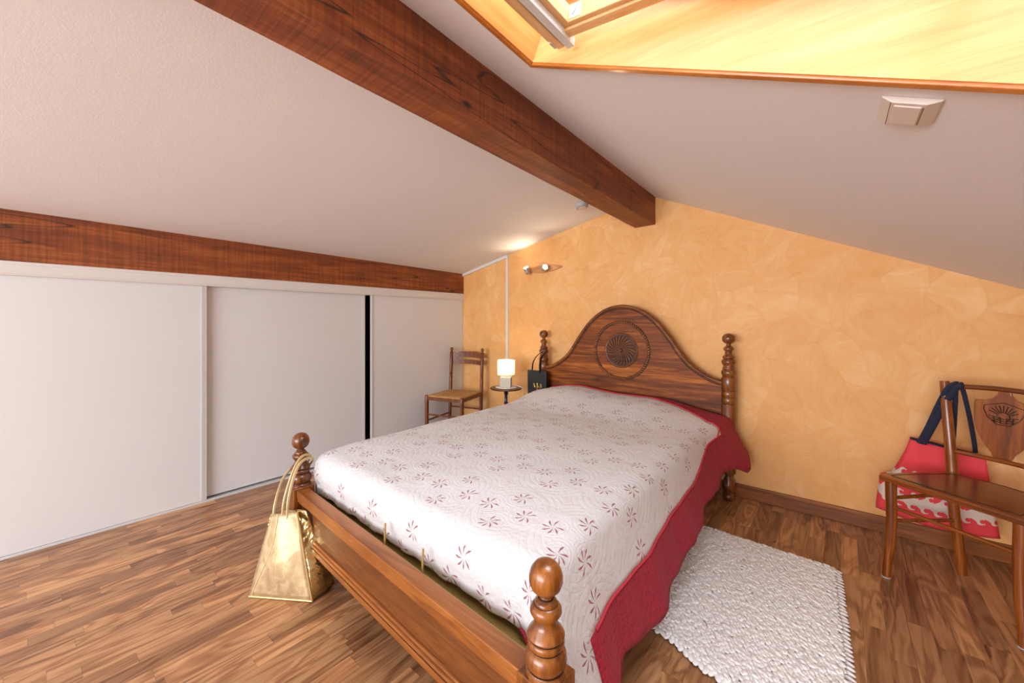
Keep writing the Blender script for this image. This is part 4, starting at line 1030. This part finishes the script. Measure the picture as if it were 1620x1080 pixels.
for pth, rr_ in (([(.318, 2.955, .565), (.345, 2.915, .66), (.378, 2.872, .79), (.402, 2.832, .872), (.425, 2.822, .900), (.436, 2.85, .885)], .014),
            ([(.330, 2.952, .565), (.356, 2.905, .66), (.392, 2.858, .79), (.420, 2.815, .872), (.440, 2.808, .900), (.452, 2.84, .885)], .013),
            ([(.516, 2.99, .548), (.505, 2.96, .62), (.478, 2.90, .76), (.452, 2.852, .872), (.438, 2.835, .896)], .009),
            ([(.440, 3.0, .560), (.437, 2.95, .66), (.432, 2.89, .78), (.430, 2.86, .880)], .010)):
    mk('handle', MB().tube([Vector(p) for p in cr(pth, 5)], rr_, 8, flat=.3, up=(0, 1, 0)), M_navy, rb, world=True)

# ================================================================ RUG
rg = thing('loop_rug', 'white shaggy loop rug on the floor at right of bed', 'rug', (-.30, 1.98, 0))
def rugp(u, v):   # u along x (0 left..1 right), v along y (0 near..1 far)
    near = Vector((-.80, 1.66, 0)).lerp(Vector((.035, 1.34, 0)), u); far = Vector((-.80, 2.50, 0)).lerp(Vector((-.020, 2.465, 0)), u)
    return near.lerp(far, v)
M_rug = plain('white_cotton_loops', (.86, .86, .86, 1), .9, nscale=120, nstr=.5, var=.04)
mb = MB(); mb.grid([[rugp(.01 + .98 * i / 12, .01 + .98 * j / 12) + Vector((0, 0, .008)) for i in range(13)] for j in range(13)])
o = mk('backing', mb, M_rug, rg, world=True); m = o.modifiers.new('s', 'SOLIDIFY'); m.thickness = .006; m.offset = 0
rnd = random.Random(5)
# one loop: a flat curled petal lying over its neighbour
verts = []; faces = []
base = []
nu_, nv2 = 6, 4
def loop_shape(c, ang, L, W_, h, tilt):
    ca, sa_ = math.cos(ang), math.sin(ang); i0 = len(verts)
    for j in range(nu_ + 1):
        u = j / nu_; wv = W_ * math.sin(PI * min(1, .12 + .80 * u)) ** .6 * (1 if u < .98 else .4)
        for k in range(nv2 + 1):
            q = k / nv2 * 2 - 1
            lx = (u - .5) * L; ly = q * wv
            lz = h * (math.sin(PI * u) * .6 + .4 * u) * (1 - .75 * q * q) + tilt * u
            verts.append((c.x + ca * lx - sa_ * ly, c.y + sa_ * lx + ca * ly, c.z + lz))
    for j in range(nu_):
        for k in range(nv2):
            a = i0 + j * (nv2 + 1) + k; faces.append((a, a + 1, a + nv2 + 2, a + nv2 + 1))
NR, NCc = 84, 46
for j in range(NR):
    for i in range(NCc):
        u = (i + .5 * (j % 2) + rnd.uniform(-.12, .12)) / NCc; v_ = (j + .5 + rnd.uniform(-.15, .15)) / NR
        c = rugp(u, v_); c.z = .011 + rnd.uniform(0, .004)
        c.x += rnd.uniform(-.003, .003)
        loop_shape(c, R(-58) + rnd.gauss(0, .28), rnd.uniform(.026, .034), rnd.uniform(.0068, .0088), rnd.uniform(.005, .009), rnd.uniform(.001, .004))
for k in range(46):   # fringe loops sticking out at the right and near edge
    v_ = (k + .5) / 46; c = rugp(1.0, v_); c.z = .006; loop_shape(c + Vector((.006, 0, 0)), R(-20) + rnd.gauss(0, .25), .040, .0085, .010, 0)
for k in range(44):
    u = (k + .5) / 44; c = rugp(u, 0); c.z = .006; loop_shape(c + Vector((0, -.001 - rnd.uniform(0, .012), .002)), R(-80) + rnd.gauss(0, .25), .048, .011, .010, 0)
for k in range(40):
    u = (k + .5) / 40; c = rugp(u, 1); c.z = .006; loop_shape(c, R(80) + rnd.gauss(0, .2), .030, .010, .010, 0)
me = bpy.data.meshes.new('pile'); L0 = rg.location
me.from_pydata([(x - L0.x, y - L0.y, z - L0.z) for x, y, z in verts], [], faces); me.shade_smooth()
o = bpy.data.objects.new('pile', me); C.objects.link(o); me.materials.append(M_rug); o.parent = rg; o['kind'] = 'stuff'
m = o.modifiers.new('s', 'SOLIDIFY'); m.thickness = .004; m.offset = 0
